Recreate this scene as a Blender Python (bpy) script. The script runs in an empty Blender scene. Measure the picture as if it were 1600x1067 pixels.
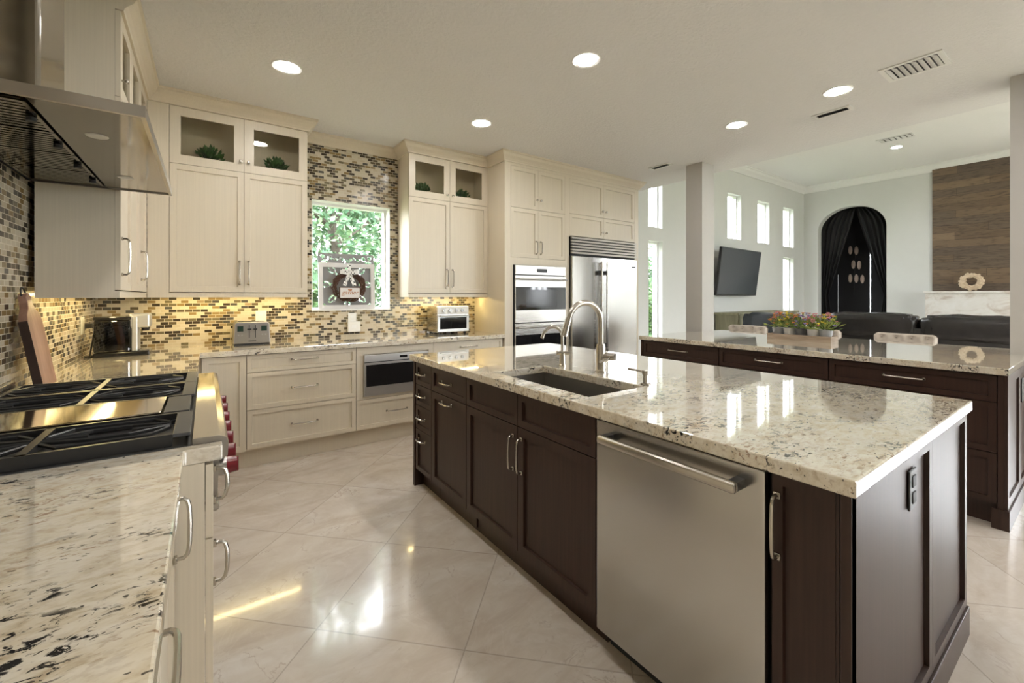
import bpy, bmesh, math, random
from mathutils import Vector, Matrix, noise
random.seed(7)
S = bpy.context.scene
COL = S.collection
PI = math.pi

# ------------------------------------------------------------------ camera, world, light, exposure
YAW = math.radians(35.292)
cam_d = bpy.data.cameras.new('camera')
cam_d.sensor_width = 36.0
cam_d.lens = 675.3 / 1600 * 36
cam_d.shift_y = -70.5 / 1600
cam_d.clip_start = 0.02
cam = bpy.data.objects.new('camera', cam_d)
COL.objects.link(cam)
cam.location = (0, 0, 1.32)
cam.rotation_euler = (PI / 2, 0, -YAW)
S.camera = cam

S.view_settings.view_transform = 'Standard'
S.view_settings.look = 'None'
S.view_settings.exposure = 0.90
S.view_settings.gamma = 1.0
S.view_settings.use_curve_mapping = False

W = bpy.data.worlds.new('sky')
S.world = W
W.use_nodes = True
wn = W.node_tree
bg = wn.nodes['Background']
bg.inputs[0].default_value = (0.92, 0.955, 1.0, 1)
bg.inputs[1].default_value = 12.0
DOWNLIGHT = 95.0
UNDERCAB = 26.0
try:
    S.cycles.max_bounces = 10
    S.cycles.diffuse_bounces = 5
    S.cycles.glossy_bounces = 5
    S.cycles.transparent_max_bounces = 12
    S.cycles.sample_clamp_indirect = 6.0
    S.cycles.caustics_reflective = False
    S.cycles.caustics_refractive = False
    S.cycles.use_denoising = True
except Exception:
    pass


def portal(x, y, z, sx, sz, rz):
    """marks a window opening for the renderer; rz turns the local -y side (into the room)"""
    l = bpy.data.lights.new('daylight_portal', 'AREA')
    l.shape = 'RECTANGLE'
    l.size = sx
    l.size_y = sz
    l.cycles.is_portal = True
    o = bpy.data.objects.new('daylight_portal', l)
    COL.objects.link(o)
    o.location = (x, y, z)
    o.rotation_euler = (-PI / 2, 0, rz)
    return o


# ------------------------------------------------------------------ node helpers / materials
class NT:
    def __init__(s, name):
        s.m = bpy.data.materials.new(name)
        s.m.use_nodes = True
        s.t = s.m.node_tree
        s.b = s.t.nodes['Principled BSDF']

    def n(s, typ, **kw):
        o = s.t.nodes.new(typ)
        for k, v in kw.items():
            setattr(o, k, v)
        return o

    def put(s, sock, v):
        if isinstance(v, bpy.types.NodeSocket):
            s.t.links.new(v, sock)
        elif isinstance(v, (int, float)):
            try:
                sock.default_value = v
            except TypeError:
                sock.default_value = (v, v, v)
        else:
            if len(v) == 3 and len(sock.default_value) == 4:
                v = (*v, 1)
            sock.default_value = v

    def math(s, op, a, b=0.0, c=None):
        o = s.n('ShaderNodeMath', operation=op)
        s.put(o.inputs[0], a)
        s.put(o.inputs[1], b)
        if c is not None:
            s.put(o.inputs[2], c)
        return o.outputs[0]

    def noise(s, vec, scale, detail=3, rough=.5, dist=0.0):
        o = s.n('ShaderNodeTexNoise')
        s.put(o.inputs['Vector'], vec)
        o.inputs['Scale'].default_value = scale
        o.inputs['Detail'].default_value = detail
        o.inputs['Roughness'].default_value = rough
        o.inputs['Distortion'].default_value = dist
        return o.outputs[0]

    def ramp(s, fac, stops, interp='LINEAR'):
        o = s.n('ShaderNodeValToRGB')
        cr = o.color_ramp
        cr.interpolation = interp
        while len(cr.elements) < len(stops):
            cr.elements.new(0.5)
        for e, (p, c) in zip(cr.elements, stops):
            e.position = p
            if isinstance(c, (int, float)):
                c = (c, c, c)
            e.color = (*c[:3], 1)
        s.put(o.inputs[0], fac)
        return o.outputs[0]

    def mix(s, fac, a, b, blend='MIX'):
        o = s.n('ShaderNodeMix', data_type='RGBA', blend_type=blend)
        s.put(o.inputs[0], fac)
        s.put(o.inputs[6], a)
        s.put(o.inputs[7], b)
        return o.outputs[2]

    def obj(s):
        return s.n('ShaderNodeTexCoord').outputs['Object']

    def pos(s):
        return s.n('ShaderNodeNewGeometry').outputs['Position']

    def map(s, vec, loc=(0, 0, 0), rot=(0, 0, 0), sc=(1, 1, 1)):
        o = s.n('ShaderNodeMapping')
        s.put(o.inputs[0], vec)
        o.inputs[1].default_value = loc
        o.inputs[2].default_value = rot
        o.inputs[3].default_value = sc
        return o.outputs[0]

    def bump(s, h, strength=.2, dist=.01):
        o = s.n('ShaderNodeBump')
        o.inputs['Strength'].default_value = strength
        o.inputs['Distance'].default_value = dist
        s.put(o.inputs['Height'], h)
        s.t.links.new(o.outputs[0], s.b.inputs['Normal'])

    def set(s, **kw):
        for k, v in kw.items():
            s.put(s.b.inputs[k.replace('_', ' ')], v)
        return s.m


def simple(name, c, rough=.5, metal=0.0, var=.06, vs=25, spec=.5):
    """principled material with a slight procedural mottling"""
    m = NT(name)
    f = m.noise(m.obj(), vs, 2)
    k = 1 - var
    col = m.mix(f, tuple(x * k for x in c), tuple(min(1, x * (1 + var)) for x in c))
    return m.set(Base_Color=col, Roughness=rough, Metallic=metal, Specular_IOR_Level=spec)


def mat_streak(name, c, rough, amt, sx=90, sz=1.6, spec=.5):
    """painted or stained wood with fine vertical streaks"""
    m = NT(name)
    v = m.map(m.obj(), sc=(sx, sx, sz))
    f = m.noise(v, 1.0, 3, .6)
    f2 = m.noise(m.obj(), 3.0, 2)
    col = m.mix(m.ramp(f, [(.3, 0), (.7, 1)]), tuple(x * (1 - amt) for x in c), tuple(x * (1 + amt * .4) for x in c))
    col = m.mix(m.math('MULTIPLY', f2, .12), col, tuple(x * .8 for x in c))
    m.bump(f, .04, .002)
    return m.set(Base_Color=col, Roughness=rough, Specular_IOR_Level=spec)


def mat_emit(name, c, st):
    m = NT(name)
    return m.set(Base_Color=(0.8, 0.8, 0.8), Emission_Color=c, Emission_Strength=st, Roughness=.6)


def mat_steel(name, c, rough, sc=(1, 1, 60), amt=.018):
    m = NT(name)
    f = m.noise(m.map(m.obj(), sc=sc), 6, 3)
    r = m.math('ADD', m.math('MULTIPLY', f, amt * 2), rough - amt)
    col = m.mix(f, tuple(x * .975 for x in c), c)
    return m.set(Base_Color=col, Roughness=r, Metallic=1.0)


def mat_glass(name, tint=(1, 1, 1), refl=1.0, base=.04):
    m = NT(name)
    m.t.nodes.remove(m.b)
    out = m.t.nodes['Material Output']
    tr = m.n('ShaderNodeBsdfTransparent')
    tr.inputs[0].default_value = (*tint, 1)
    gl = m.n('ShaderNodeBsdfGlossy')
    gl.inputs['Roughness'].default_value = 0.01
    lw = m.n('ShaderNodeLayerWeight')
    lw.inputs[0].default_value = .35
    f = m.math('ADD', m.math('MULTIPLY', m.math('POWER', lw.outputs['Facing'], 3.0), .6 * refl), base * refl)
    mx = m.n('ShaderNodeMixShader')
    m.put(mx.inputs[0], f)
    m.t.links.new(tr.outputs[0], mx.inputs[1])
    m.t.links.new(gl.outputs[0], mx.inputs[2])
    m.t.links.new(mx.outputs[0], out.inputs[0])
    return m.m


def mat_granite():
    m = NT('granite')
    p = m.pos()
    st = m.map(p, rot=(0, 0, math.radians(-12)), sc=(.58, 1.1, 1.0))
    big = m.noise(p, 2.3, 3, .55)
    mid = m.noise(st, 24, 5, .62, .5)
    fine = m.noise(st, 85, 3, .6)
    clus = m.noise(m.map(p, loc=(3.1, 1.7, 0), rot=(0, 0, math.radians(-12)), sc=(.75, 1.35, 1)), 4.6, 3, .6, .4)
    clus2 = m.noise(m.map(p, loc=(7.3, 4.1, 2)), 7.0, 2, .5)
    col = m.ramp(mid, [(.30, (.50, .40, .27)), (.43, (.67, .595, .455)), (.55, (.735, .675, .555)), (.72, (.78, .735, .64))])
    grey = m.math('MULTIPLY', m.ramp(big, [(.46, 0), (.66, 1)]), .40)
    col = m.mix(grey, col, (.58, .555, .52))
    col = m.mix(m.math('MULTIPLY', m.ramp(fine, [(.38, 1), (.50, 0)]), .30), col, (.44, .35, .245))
    fleck = m.noise(m.map(st, loc=(5, 8, 1)), 75, 3, .62, .5)
    tanm = m.math('MULTIPLY', m.ramp(fleck, [(.575, 0), (.625, 1)]), m.ramp(clus2, [(.47, 0), (.60, .8)]))
    col = m.mix(tanm, col, (.25, .135, .07))
    dk = m.math('MULTIPLY', m.ramp(m.noise(m.map(st, loc=(11, 5, 3)), 62, 5, .68, .7), [(.54, 0), (.575, 1)]), m.ramp(clus, [(.51, 0), (.59, 1)]))
    col = m.mix(dk, col, (.026, .025, .026))
    sm = m.ramp(m.noise(m.map(st, loc=(2, 9, 1)), 90, 2, .5), [(.685, 0), (.71, .9)])
    col = m.mix(sm, col, (.045, .04, .036))
    return m.set(Base_Color=col, Roughness=.05, Specular_IOR_Level=.5, Coat_Weight=1.0, Coat_IOR=1.6, Coat_Roughness=.02)


def mat_floor():
    m = NT('marble_floor_tiles')
    p = m.pos()
    sp = m.n('ShaderNodeSeparateXYZ')
    m.put(sp.inputs[0], p)
    x = m.math('SUBTRACT', sp.outputs[0], .787)
    y = m.math('SUBTRACT', sp.outputs[1], 2.275)
    k = 1 / (math.sqrt(2) * .606)
    u = m.math('MULTIPLY', m.math('SUBTRACT', x, y), k)
    v = m.math('MULTIPLY', m.math('ADD', x, y), k)
    fu, fv = m.math('FRACT', m.math('ADD', u, 100.0)), m.math('FRACT', m.math('ADD', v, 100.0))
    iu, iv = m.math('FLOOR', m.math('ADD', u, 100.0)), m.math('FLOOR', m.math('ADD', v, 100.0))
    eu = m.math('MINIMUM', fu, m.math('SUBTRACT', 1.0, fu))
    ev = m.math('MINIMUM', fv, m.math('SUBTRACT', 1.0, fv))
    e = m.math('MINIMUM', eu, ev)
    grout = m.ramp(e, [(.0028, 1), (.0045, 0)])
    cb = m.n('ShaderNodeCombineXYZ')
    m.put(cb.inputs[0], iu)
    m.put(cb.inputs[1], iv)
    wn_ = m.n('ShaderNodeTexWhiteNoise')
    m.t.links.new(cb.outputs[0], wn_.inputs['Vector'])
    off = m.n('ShaderNodeVectorMath', operation='MULTIPLY_ADD')
    m.t.links.new(wn_.outputs['Color'], off.inputs[0])
    off.inputs[1].default_value = (9, 9, 9)
    m.t.links.new(p, off.inputs[2])
    q = off.outputs[0]
    a = m.noise(m.map(q, rot=(0, 0, .5), sc=(1, 2.2, 1)), 2.4, 5, .6, .8)
    b = m.noise(q, 9, 5, .65, .6)
    col = m.ramp(a, [(.3, (.55, .465, .385)), (.5, (.665, .595, .515)), (.7, (.75, .70, .64))])
    col = m.mix(m.math('MULTIPLY', m.ramp(b, [(.32, 1), (.55, 0)]), .28), col, (.50, .41, .33))
    vein = m.math('ABSOLUTE', m.math('SUBTRACT', m.noise(m.map(q, loc=(4, 2, 0)), 2.2, 5, .62, 1.2), .5))
    col = m.mix(m.math('MULTIPLY', m.math('MULTIPLY', m.ramp(vein, [(.002, 1), (.010, 0)]), m.ramp(a, [(.5, 0), (.6, 1)])), .45), col, (.33, .22, .16))
    vein2 = m.math('ABSOLUTE', m.math('SUBTRACT', m.noise(m.map(q, loc=(1, 7, 0)), 3.4, 4, .6, 1.0), .52))
    col = m.mix(m.math('MULTIPLY', m.ramp(vein2, [(.003, 1), (.02, 0)]), .16), col, (.80, .75, .70))
    tint = m.math('MULTIPLY', wn_.outputs['Value'], .36)
    col = m.mix(tint, col, (.52, .44, .36))
    col = m.mix(m.math('MULTIPLY', grout, .55), col, (.22, .17, .13))
    r = m.math('ADD', m.math('MULTIPLY', b, .12), .10)
    return m.set(Base_Color=col, Roughness=r, Specular_IOR_Level=.5, Coat_Weight=.6, Coat_Roughness=.06)


def mat_mosaic(name, axis):
    m = NT(name)
    sp = m.n('ShaderNodeSeparateXYZ')
    m.put(sp.inputs[0], m.pos())
    cb = m.n('ShaderNodeCombineXYZ')
    m.put(cb.inputs[0], m.math('ADD', sp.outputs[axis], 5.0))
    m.put(cb.inputs[1], m.math('ADD', sp.outputs[2], .0065))
    br = m.n('ShaderNodeTexBrick')
    m.t.links.new(cb.outputs[0], br.inputs['Vector'])
    br.inputs['Color1'].default_value = (0, 0, 0, 1)
    br.inputs['Color2'].default_value = (1, 1, 1, 1)
    br.inputs['Mortar'].default_value = (.2, .2, .2, 1)
    br.inputs['Scale'].default_value = 1.0
    br.inputs['Mortar Size'].default_value = .0016
    br.inputs['Mortar Smooth'].default_value = 0.0
    br.inputs['Brick Width'].default_value = .0525
    br.inputs['Row Height'].default_value = .0249
    br.offset = .5
    cr = (.57, .51, .395)
    col = m.ramp(br.outputs['Color'], [(0, cr), (.28, (.53, .465, .345)), (.43, (.055, .042, .028)), (.58, (.12, .095, .055)),
                                       (.70, (.27, .19, .085)), (.79, (.17, .145, .085)), (.87, (.085, .082, .072)), (.94, (.32, .25, .15))], 'CONSTANT')
    nz = m.noise(m.map(m.pos(), sc=(1, 1, 3)), 90, 2)
    col = m.mix(m.math('MULTIPLY', nz, .3), col, (.3, .25, .17), 'SOFT_LIGHT')
    col = m.mix(br.outputs['Fac'], col, (.56, .50, .39))
    m.bump(m.math('SUBTRACT', 1.0, br.outputs['Fac']), .3, .002)
    return m.set(Base_Color=col, Roughness=m.math('ADD', m.math('MULTIPLY', br.outputs['Fac'], .5), .16))


def mat_ceiling():
    m = NT('textured_ceiling_paint')
    f = m.noise(m.pos(), 42, 4, .6)
    m.bump(m.ramp(f, [(.42, 0), (.6, 1)]), .34, .006)
    return m.set(Base_Color=m.mix(f, (.72, .715, .712), (.755, .75, .748)), Roughness=.85)


def mat_planks():
    m = NT('reclaimed_wood_planks')
    sp = m.n('ShaderNodeSeparateXYZ')
    m.put(sp.inputs[0], m.pos())
    cb = m.n('ShaderNodeCombineXYZ')
    m.put(cb.inputs[0], m.math('ADD', m.math('ADD', sp.outputs[1], 5), m.math('MULTIPLY', m.math('FLOOR', m.math('MULTIPLY', sp.outputs[2], 1 / .142)), .437)))
    m.put(cb.inputs[1], sp.outputs[2])
    br = m.n('ShaderNodeTexBrick')
    m.t.links.new(cb.outputs[0], br.inputs['Vector'])
    br.inputs['Color1'].default_value = (0, 0, 0, 1)
    br.inputs['Color2'].default_value = (1, 1, 1, 1)
    br.inputs['Mortar'].default_value = (.1, .1, .1, 1)
    br.inputs['Scale'].default_value = 1.0
    br.inputs['Mortar Size'].default_value = .0015
    br.inputs['Brick Width'].default_value = 1.3
    br.inputs['Row Height'].default_value = .142
    br.offset = 0.0
    g = m.ramp(m.noise(m.map(m.pos(), sc=(1, 1.6, 30)), 3, 5, .65, .6), [(.32, 0), (.72, 1)])
    col = m.ramp(br.outputs['Color'], [(0, (.115, .075, .045)), (.25, (.16, .105, .062)), (.5, (.105, .075, .052)), (.7, (.21, .14, .085)), (.88, (.085, .062, .046))], 'CONSTANT')
    col = m.mix(m.math('MULTIPLY', g, .50), col, (.23, .165, .11))
    col = m.mix(m.math('MULTIPLY', m.ramp(m.noise(m.map(m.pos(), sc=(1, 2.5, 14)), 3, 3), [(.30, 1), (.48, 0)]), .6), col, (.035, .025, .018))
    col = m.mix(br.outputs['Fac'], col, (.03, .02, .015))
    return m.set(Base_Color=col, Roughness=.6)


def mat_wood(name, c1, c2, sc=(3, 3, 40), rough=.45):
    m = NT(name)
    f = m.noise(m.map(m.obj(), sc=sc), 1.0, 4, .6, .6)
    return m.set(Base_Color=m.ramp(f, [(.3, c1), (.7, c2)]), Roughness=rough)


def mat_leaf(name, c1, c2, c3):
    m = NT(name)
    f = m.noise(m.obj(), 7, 3)
    i = m.n('ShaderNodeNewGeometry').outputs['Random Per Island']
    col = m.ramp(i, [(0, c1), (.5, c2), (1, c3)])
    col = m.mix(m.math('MULTIPLY', f, .4), col, c1)
    return m.set(Base_Color=col, Roughness=.6, Specular_IOR_Level=.3)


M = dict(
    cream=mat_streak('cream_glazed_paint', (.68, .605, .48), .36, .055, 140),
    chim=mat_steel('chimney_steel', (.40, .375, .33), .13, (60, 60, 60), .01), herb=mat_leaf('flower_leaves', (.10, .17, .04), (.24, .31, .08), (.40, .42, .12)),
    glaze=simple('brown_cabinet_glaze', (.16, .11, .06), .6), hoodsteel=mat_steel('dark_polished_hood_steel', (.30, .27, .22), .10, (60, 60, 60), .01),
    dark=mat_streak('espresso_stained_wood', (.044, .0215, .015), .40, .30, 80, 2.2, .38),
    granite=mat_granite(), floor=mat_floor(), tile_b=mat_mosaic('mosaic_tile', 0), tile_l=mat_mosaic('mosaic_tile', 1),
    ceil=mat_ceiling(), paint=simple('pale_grey_wall_paint', (.66, .665, .645), .7, 0, .02, 8),
    white=simple('white_trim_paint', (.80, .80, .78), .45, 0, .02), planks=mat_planks(),
    steel=mat_steel('brushed_stainless', (.62, .60, .57), .27), steelp=mat_steel('polished_stainless', (.52, .49, .44), .085, (60, 60, 60), .008),
    steelv=mat_steel('brushed_stainless_door', (.53, .515, .49), .21, (1, 1, 90), .018),
    nickel=mat_steel('brushed_nickel', (.50, .465, .41), .26, (30, 30, 30), .02), sinkm=mat_steel('sink_stainless', (.42, .40, .37), .32),
    iron=simple('black_cast_iron', (.024, .024, .024), .33), black=simple('black_gloss', (.010, .010, .011), .12),
    blackm=simple('black_matte', (.014, .014, .015), .55), grey=simple('dark_grey', (.06, .06, .06), .45),
    red=simple('red_knob_plastic', (.15, .005, .010), .22), plas=simple('white_plastic', (.78, .77, .73), .35, 0, .02),
    silver=simple('silver_plastic', (.50, .50, .49), .32, .5), glass=mat_glass('window_glass'), cglass=mat_glass('cabinet_glass', (.93, .92, .87), .8, .035),
    tank=mat_glass('smoked_tank_plastic', (.16, .17, .19), 1.0, .08), oglass=simple('dark_oven_glass', (.012, .012, .013), .05, 0, .05, 25, .8),
    walnut=mat_wood('cutting_board_wood', (.20, .095, .060), (.40, .235, .165), (14, 14, 3)), bark=simple('dark_bark_edge', (.035, .016, .009), .7, 0, .4, 40),
    leather=simple('black_leather', (.026, .023, .022), .27, 0, .25, 9), bleather=simple('blue_black_leather', (.028, .034, .044), .32, 0, .25, 9),
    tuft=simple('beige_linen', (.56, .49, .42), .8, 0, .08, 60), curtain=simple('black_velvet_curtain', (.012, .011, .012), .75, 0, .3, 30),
    niche=simple('dark_niche_paint', (.018, .018, .022), .8), distress=mat_wood('distressed_green_wood', (.19, .19, .12), (.40, .37, .25), (8, 8, 1.2), .6),
    stone=None, twig=simple('vine_twigs', (.085, .038, .022), .8, 0, .4, 60), fret=simple('grey_carved_wood', (.25, .245, .245), .7),
    wwood=simple('whitewashed_wood', (.66, .64, .63), .6, 0, .06), ribbon=None, rust=simple('rust_lettering', (.42, .20, .11), .6),
    crate=mat_wood('weathered_crate_wood', (.22, .16, .11), (.48, .38, .29), (3, 3, 30), .7), zinc=simple('galvanised_zinc', (.38, .39, .40), .45, .4),
    potw=simple('white_glazed_pot', (.62, .61, .58), .4), potd=simple('charcoal_pot', (.12, .12, .12), .5), soil=simple('potting_soil', (.03, .02, .014), .9),
    cork=simple('pale_wood_slices', (.66, .53, .38), .7, 0, .12, 30), pinkish=simple('pale_pink_shell', (.34, .255, .225), .6), bark2=simple('tree_bark', (.07, .055, .042), .85, 0, .3, 12),
    leafg=mat_leaf('tree_leaves', (.045, .105, .055), (.10, .195, .095), (.21, .28, .15)), leafd=mat_leaf('shrub_leaves', (.03, .075, .02), (.06, .13, .035), (.13, .19, .055)),
    steelr=mat_steel('satin_stainless', (.66, .64, .61), .42, (1, 1, 60), .02), leafy=mat_leaf('yellow_green_leaves', (.030, .036, .014), (.055, .06, .024), (.09, .09, .036)),
    plant=mat_leaf('faux_plant_leaves', (.02, .07, .02), (.045, .13, .035), (.08, .19, .06)), lawn=simple('lawn', (.105, .135, .06), .9, 0, .25, 3),
    fl_o=simple('orange_petals', (.75, .27, .06), .6), fl_y=simple('yellow_petals', (.78, .62, .08), .6), fl_p=simple('lilac_petals', (.30, .22, .48), .6),
    fl_k=simple('pink_petals', (.66, .26, .28), .6), lamp=mat_emit('downlight_lens', (1, .975, .945), DOWNLIGHT), led=mat_emit('warm_led_strip', (1, .79, .36), UNDERCAB),
    disp=simple('dark_lcd_display', (.015, .035, .028), .15), screen=simple('tv_screen', (.055, .062, .070), .22, 0, .05, 3, .6), seam=simple('dark_seam', (.01, .008, .007), .8),
)


def mat_stone():
    m = NT('travertine_stone')
    a = m.noise(m.map(m.pos(), sc=(1, 1, 1.6)), 3.0, 5, .6, .8)
    return m.set(Base_Color=m.ramp(a, [(.34, (.55, .47, .40)), (.5, (.76, .73, .68)), (.7, (.82, .80, .77))]), Roughness=.35)


def mat_ribbon():
    m = NT('black_check_ribbon')
    c = m.n('ShaderNodeTexChecker')
    m.put(c.inputs['Vector'], m.obj())
    c.inputs['Scale'].default_value = 55
    c.inputs['Color1'].default_value = (.80, .79, .76, 1)
    c.inputs['Color2'].default_value = (.10, .10, .10, 1)
    f = m.ramp(m.noise(m.obj(), 40, 2), [(.5, 0), (.56, 1)])
    return m.set(Base_Color=m.mix(f, (.80, .79, .76), c.outputs[0]), Roughness=.8)


M['stone'] = mat_stone()
M['ribbon'] = mat_ribbon()


# ------------------------------------------------------------------ mesh helpers
class MB:
    def __init__(s):
        s.b = bmesh.new()

    def box(s, x0, x1, y0, y1, z0, z1, bev=0.0, seg=2):
        g = bmesh.ops.create_cube(s.b, size=1)
        vs = g['verts']
        bmesh.ops.scale(s.b, verts=vs, vec=(abs(x1 - x0), abs(y1 - y0), abs(z1 - z0)))
        bmesh.ops.translate(s.b, verts=vs, vec=((x0 + x1) / 2, (y0 + y1) / 2, (z0 + z1) / 2))
        if bev:
            es = list({e for v in vs for e in v.link_edges})
            bmesh.ops.bevel(s.b, geom=es, offset=bev, segments=seg, affect='EDGES', profile=.5)
        return s

    def shaker(s, x0, x1, z0, z1, y=0.0, t=.021, st=.06, rec=.0115):
        """five-piece door or drawer front, facing local -y"""
        st = min(st, (x1 - x0) * .3, (z1 - z0) * .3)
        g = bmesh.ops.create_cube(s.b, size=1)
        vs = g['verts']
        bmesh.ops.scale(s.b, verts=vs, vec=(x1 - x0, t, z1 - z0))
        bmesh.ops.translate(s.b, verts=vs, vec=((x0 + x1) / 2, y + t / 2, (z0 + z1) / 2))
        f = [f for f in {f for v in vs for f in v.link_faces} if f.normal.y < -.9]
        s.b.normal_update()
        f = [f for f in {f for v in vs for f in v.link_faces} if f.normal.y < -.9]
        bmesh.ops.inset_individual(s.b, faces=f, thickness=st, depth=0)
        bmesh.ops.inset_individual(s.b, faces=f, thickness=.0025, depth=-rec)
        return s

    def ring(s, x0, x1, z0, z1, y=0.0, t=.021, st=.06):
        s.box(x0, x0 + st, y, y + t, z0, z1)
        s.box(x1 - st, x1, y, y + t, z0, z1)
        s.box(x0 + st, x1 - st, y, y + t, z0, z0 + st)
        s.box(x0 + st, x1 - st, y, y + t, z1 - st, z1)
        return s

    def frustum(s, p0, p1, r0, r1, seg=16, cap=True):
        p0, p1 = Vector(p0), Vector(p1)
        d = p1 - p0
        q = d.to_track_quat('Z', 'Y').to_matrix().to_4x4()
        m = Matrix.Translation((p0 + p1) / 2) @ q
        bmesh.ops.create_cone(s.b, cap_ends=cap, segments=seg, radius1=r0, radius2=r1, depth=d.length, matrix=m)
        return s

    def cyl(s, p0, p1, r, seg=16):
        return s.frustum(p0, p1, r, r, seg)

    def ball(s, c, r, sc=(1, 1, 1), u=12, v=8):
        m = Matrix.Translation(c) @ Matrix.Diagonal((*sc, 1))
        bmesh.ops.create_uvsphere(s.b, u_segments=u, v_segments=v, radius=r, matrix=m)
        return s

    def tube(s, pts, r, seg=8, closed=False, r_end=None):
        pts = [Vector(p) for p in pts]
        n = len(pts)
        rings = []
        up = None
        for i, p in enumerate(pts):
            if closed:
                t = pts[(i + 1) % n] - pts[i - 1]
            else:
                t = pts[min(i + 1, n - 1)] - pts[max(i - 1, 0)]
            t.normalize()
            if up is None:
                up = Vector((0, 0, 1)) if abs(t.z) < .9 else Vector((1, 0, 0))
            a = up - t * up.dot(t)
            if a.length < 1e-5:
                a = Vector((1, 0, 0)) - t * t.x
            a.normalize()
            up = a
            b = t.cross(a)
            rr = r if r_end is None else r + (r_end - r) * i / (n - 1)
            rings.append([s.b.verts.new(p + (a * math.cos(2 * PI * k / seg) + b * math.sin(2 * PI * k / seg)) * rr) for k in range(seg)])
        m = n if closed else n - 1
        for i in range(m):
            A, B = rings[i], rings[(i + 1) % n]
            for k in range(seg):
                s.b.faces.new((A[k], A[(k + 1) % seg], B[(k + 1) % seg], B[k]))
        if not closed:
            s.b.faces.new(list(reversed(rings[0])))
            s.b.faces.new(rings[-1])
        return s

    def lathe(s, prof, c=(0, 0, 0), seg=24):
        c = Vector(c)
        rings = []
        for r, z in prof:
            if r < 1e-5:
                rings.append([s.b.verts.new(c + Vector((0, 0, z)))])
            else:
                rings.append([s.b.verts.new(c + Vector((r * math.cos(2 * PI * k / seg), r * math.sin(2 * PI * k / seg), z))) for k in range(seg)])
        for A, B in zip(rings, rings[1:]):
            for k in range(seg):
                a0, a1 = A[k % len(A)], A[(k + 1) % len(A)]
                b0, b1 = B[k % len(B)], B[(k + 1) % len(B)]
                vs = []
                for v in (a0, a1, b1, b0):
                    if v not in vs:
                        vs.append(v)
                if len(vs) > 2:
                    s.b.faces.new(vs)
        return s

    def prism(s, poly, axis, a0, a1):
        """poly in the two other axes (cyclic order), extruded along axis"""
        def P(u, v, w):
            return {0: (w, u, v), 1: (u, w, v), 2: (u, v, w)}[axis]
        A = [s.b.verts.new(P(u, v, a0)) for u, v in poly]
        B = [s.b.verts.new(P(u, v, a1)) for u, v in poly]
        s.b.faces.new(A)
        s.b.faces.new(list(reversed(B)))
        n = len(poly)
        for i in range(n):
            s.b.faces.new((A[i], B[i], B[(i + 1) % n], A[(i + 1) % n]))
        return s

    def cells(s, us, vs, solid, axis, a0, a1):
        """plate made of grid cells; solid(i, j) tells which cells are there; real thickness along axis"""
        nu, nv = len(us) - 1, len(vs) - 1
        cache = {}

        def V(i, j, k):
            key = (i, j, k)
            if key not in cache:
                w = (a0, a1)[k]
                u, v = us[i], vs[j]
                cache[key] = s.b.verts.new({0: (w, u, v), 1: (u, w, v), 2: (u, v, w)}[axis])
            return cache[key]

        def on(i, j):
            return 0 <= i < nu and 0 <= j < nv and solid(i, j)
        for i in range(nu):
            for j in range(nv):
                if not on(i, j):
                    continue
                s.b.faces.new((V(i, j, 0), V(i + 1, j, 0), V(i + 1, j + 1, 0), V(i, j + 1, 0)))
                s.b.faces.new((V(i, j, 1), V(i, j + 1, 1), V(i + 1, j + 1, 1), V(i + 1, j, 1)))
                for di, dj, a, b in ((-1, 0, (i, j), (i, j + 1)), (1, 0, (i + 1, j), (i + 1, j + 1)), (0, -1, (i, j), (i + 1, j)), (0, 1, (i, j + 1), (i + 1, j + 1))):
                    if not on(i + di, j + dj):
                        s.b.faces.new((V(*a, 0), V(*b, 0), V(*b, 1), V(*a, 1)))
        return s

    def holes(s, u0, u1, v0, v1, hs, axis, a0, a1):
        us = sorted({u0, u1, *[h[0] for h in hs], *[h[1] for h in hs]})
        vs = sorted({v0, v1, *[h[2] for h in hs], *[h[3] for h in hs]})

        def solid(i, j):
            cu, cv = (us[i] + us[i + 1]) / 2, (vs[j] + vs[j + 1]) / 2
            return not any(h[0] < cu < h[1] and h[2] < cv < h[3] for h in hs)
        return s.cells(us, vs, solid, axis, a0, a1)

    def leaf(s, c, d, L, w, up=None):
        c, d = Vector(c), Vector(d).normalized()
        up = up or Vector((random.uniform(-1, 1), random.uniform(-1, 1), random.uniform(-1, 1)))
        sd = d.cross(up)
        if sd.length < 1e-3:
            sd = d.orthogonal()
        sd.normalize()
        n = sd.cross(d)
        pts = [c, c + d * L * .45 + sd * w / 2 + n * w * .12, c + d * L, c + d * L * .45 - sd * w / 2 + n * w * .12]
        s.b.faces.new([s.b.verts.new(p) for p in pts])
        return s

    def xf(s, mtx):
        s.b.transform(mtx)
        return s

    def build(s, name, mat, parent=None, smooth=False, loc=None, bevel=0.0, wpos=None):
        """wpos: vertices were given in world space, the parent stands at wpos"""
        if wpos is not None:
            s.b.transform(Matrix.Translation(-Vector(wpos)))
        bmesh.ops.recalc_face_normals(s.b, faces=s.b.faces)
        me = bpy.data.meshes.new(name)
        s.b.to_mesh(me)
        s.b.free()
        me.materials.append(M[mat] if isinstance(mat, str) else mat)
        o = bpy.data.objects.new(name, me)
        COL.objects.link(o)
        if smooth:
            me.shade_smooth()
            try:
                me.set_sharp_from_angle(angle=math.radians(38))
            except Exception:
                pass
        if parent is not None:
            o.parent = parent
        if loc is not None:
            o.location = loc
        if bevel:
            b = o.modifiers.new('soft_edge', 'BEVEL')
            b.width = bevel
            b.segments = 2
            b.limit_method = 'ANGLE'
        return o


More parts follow.
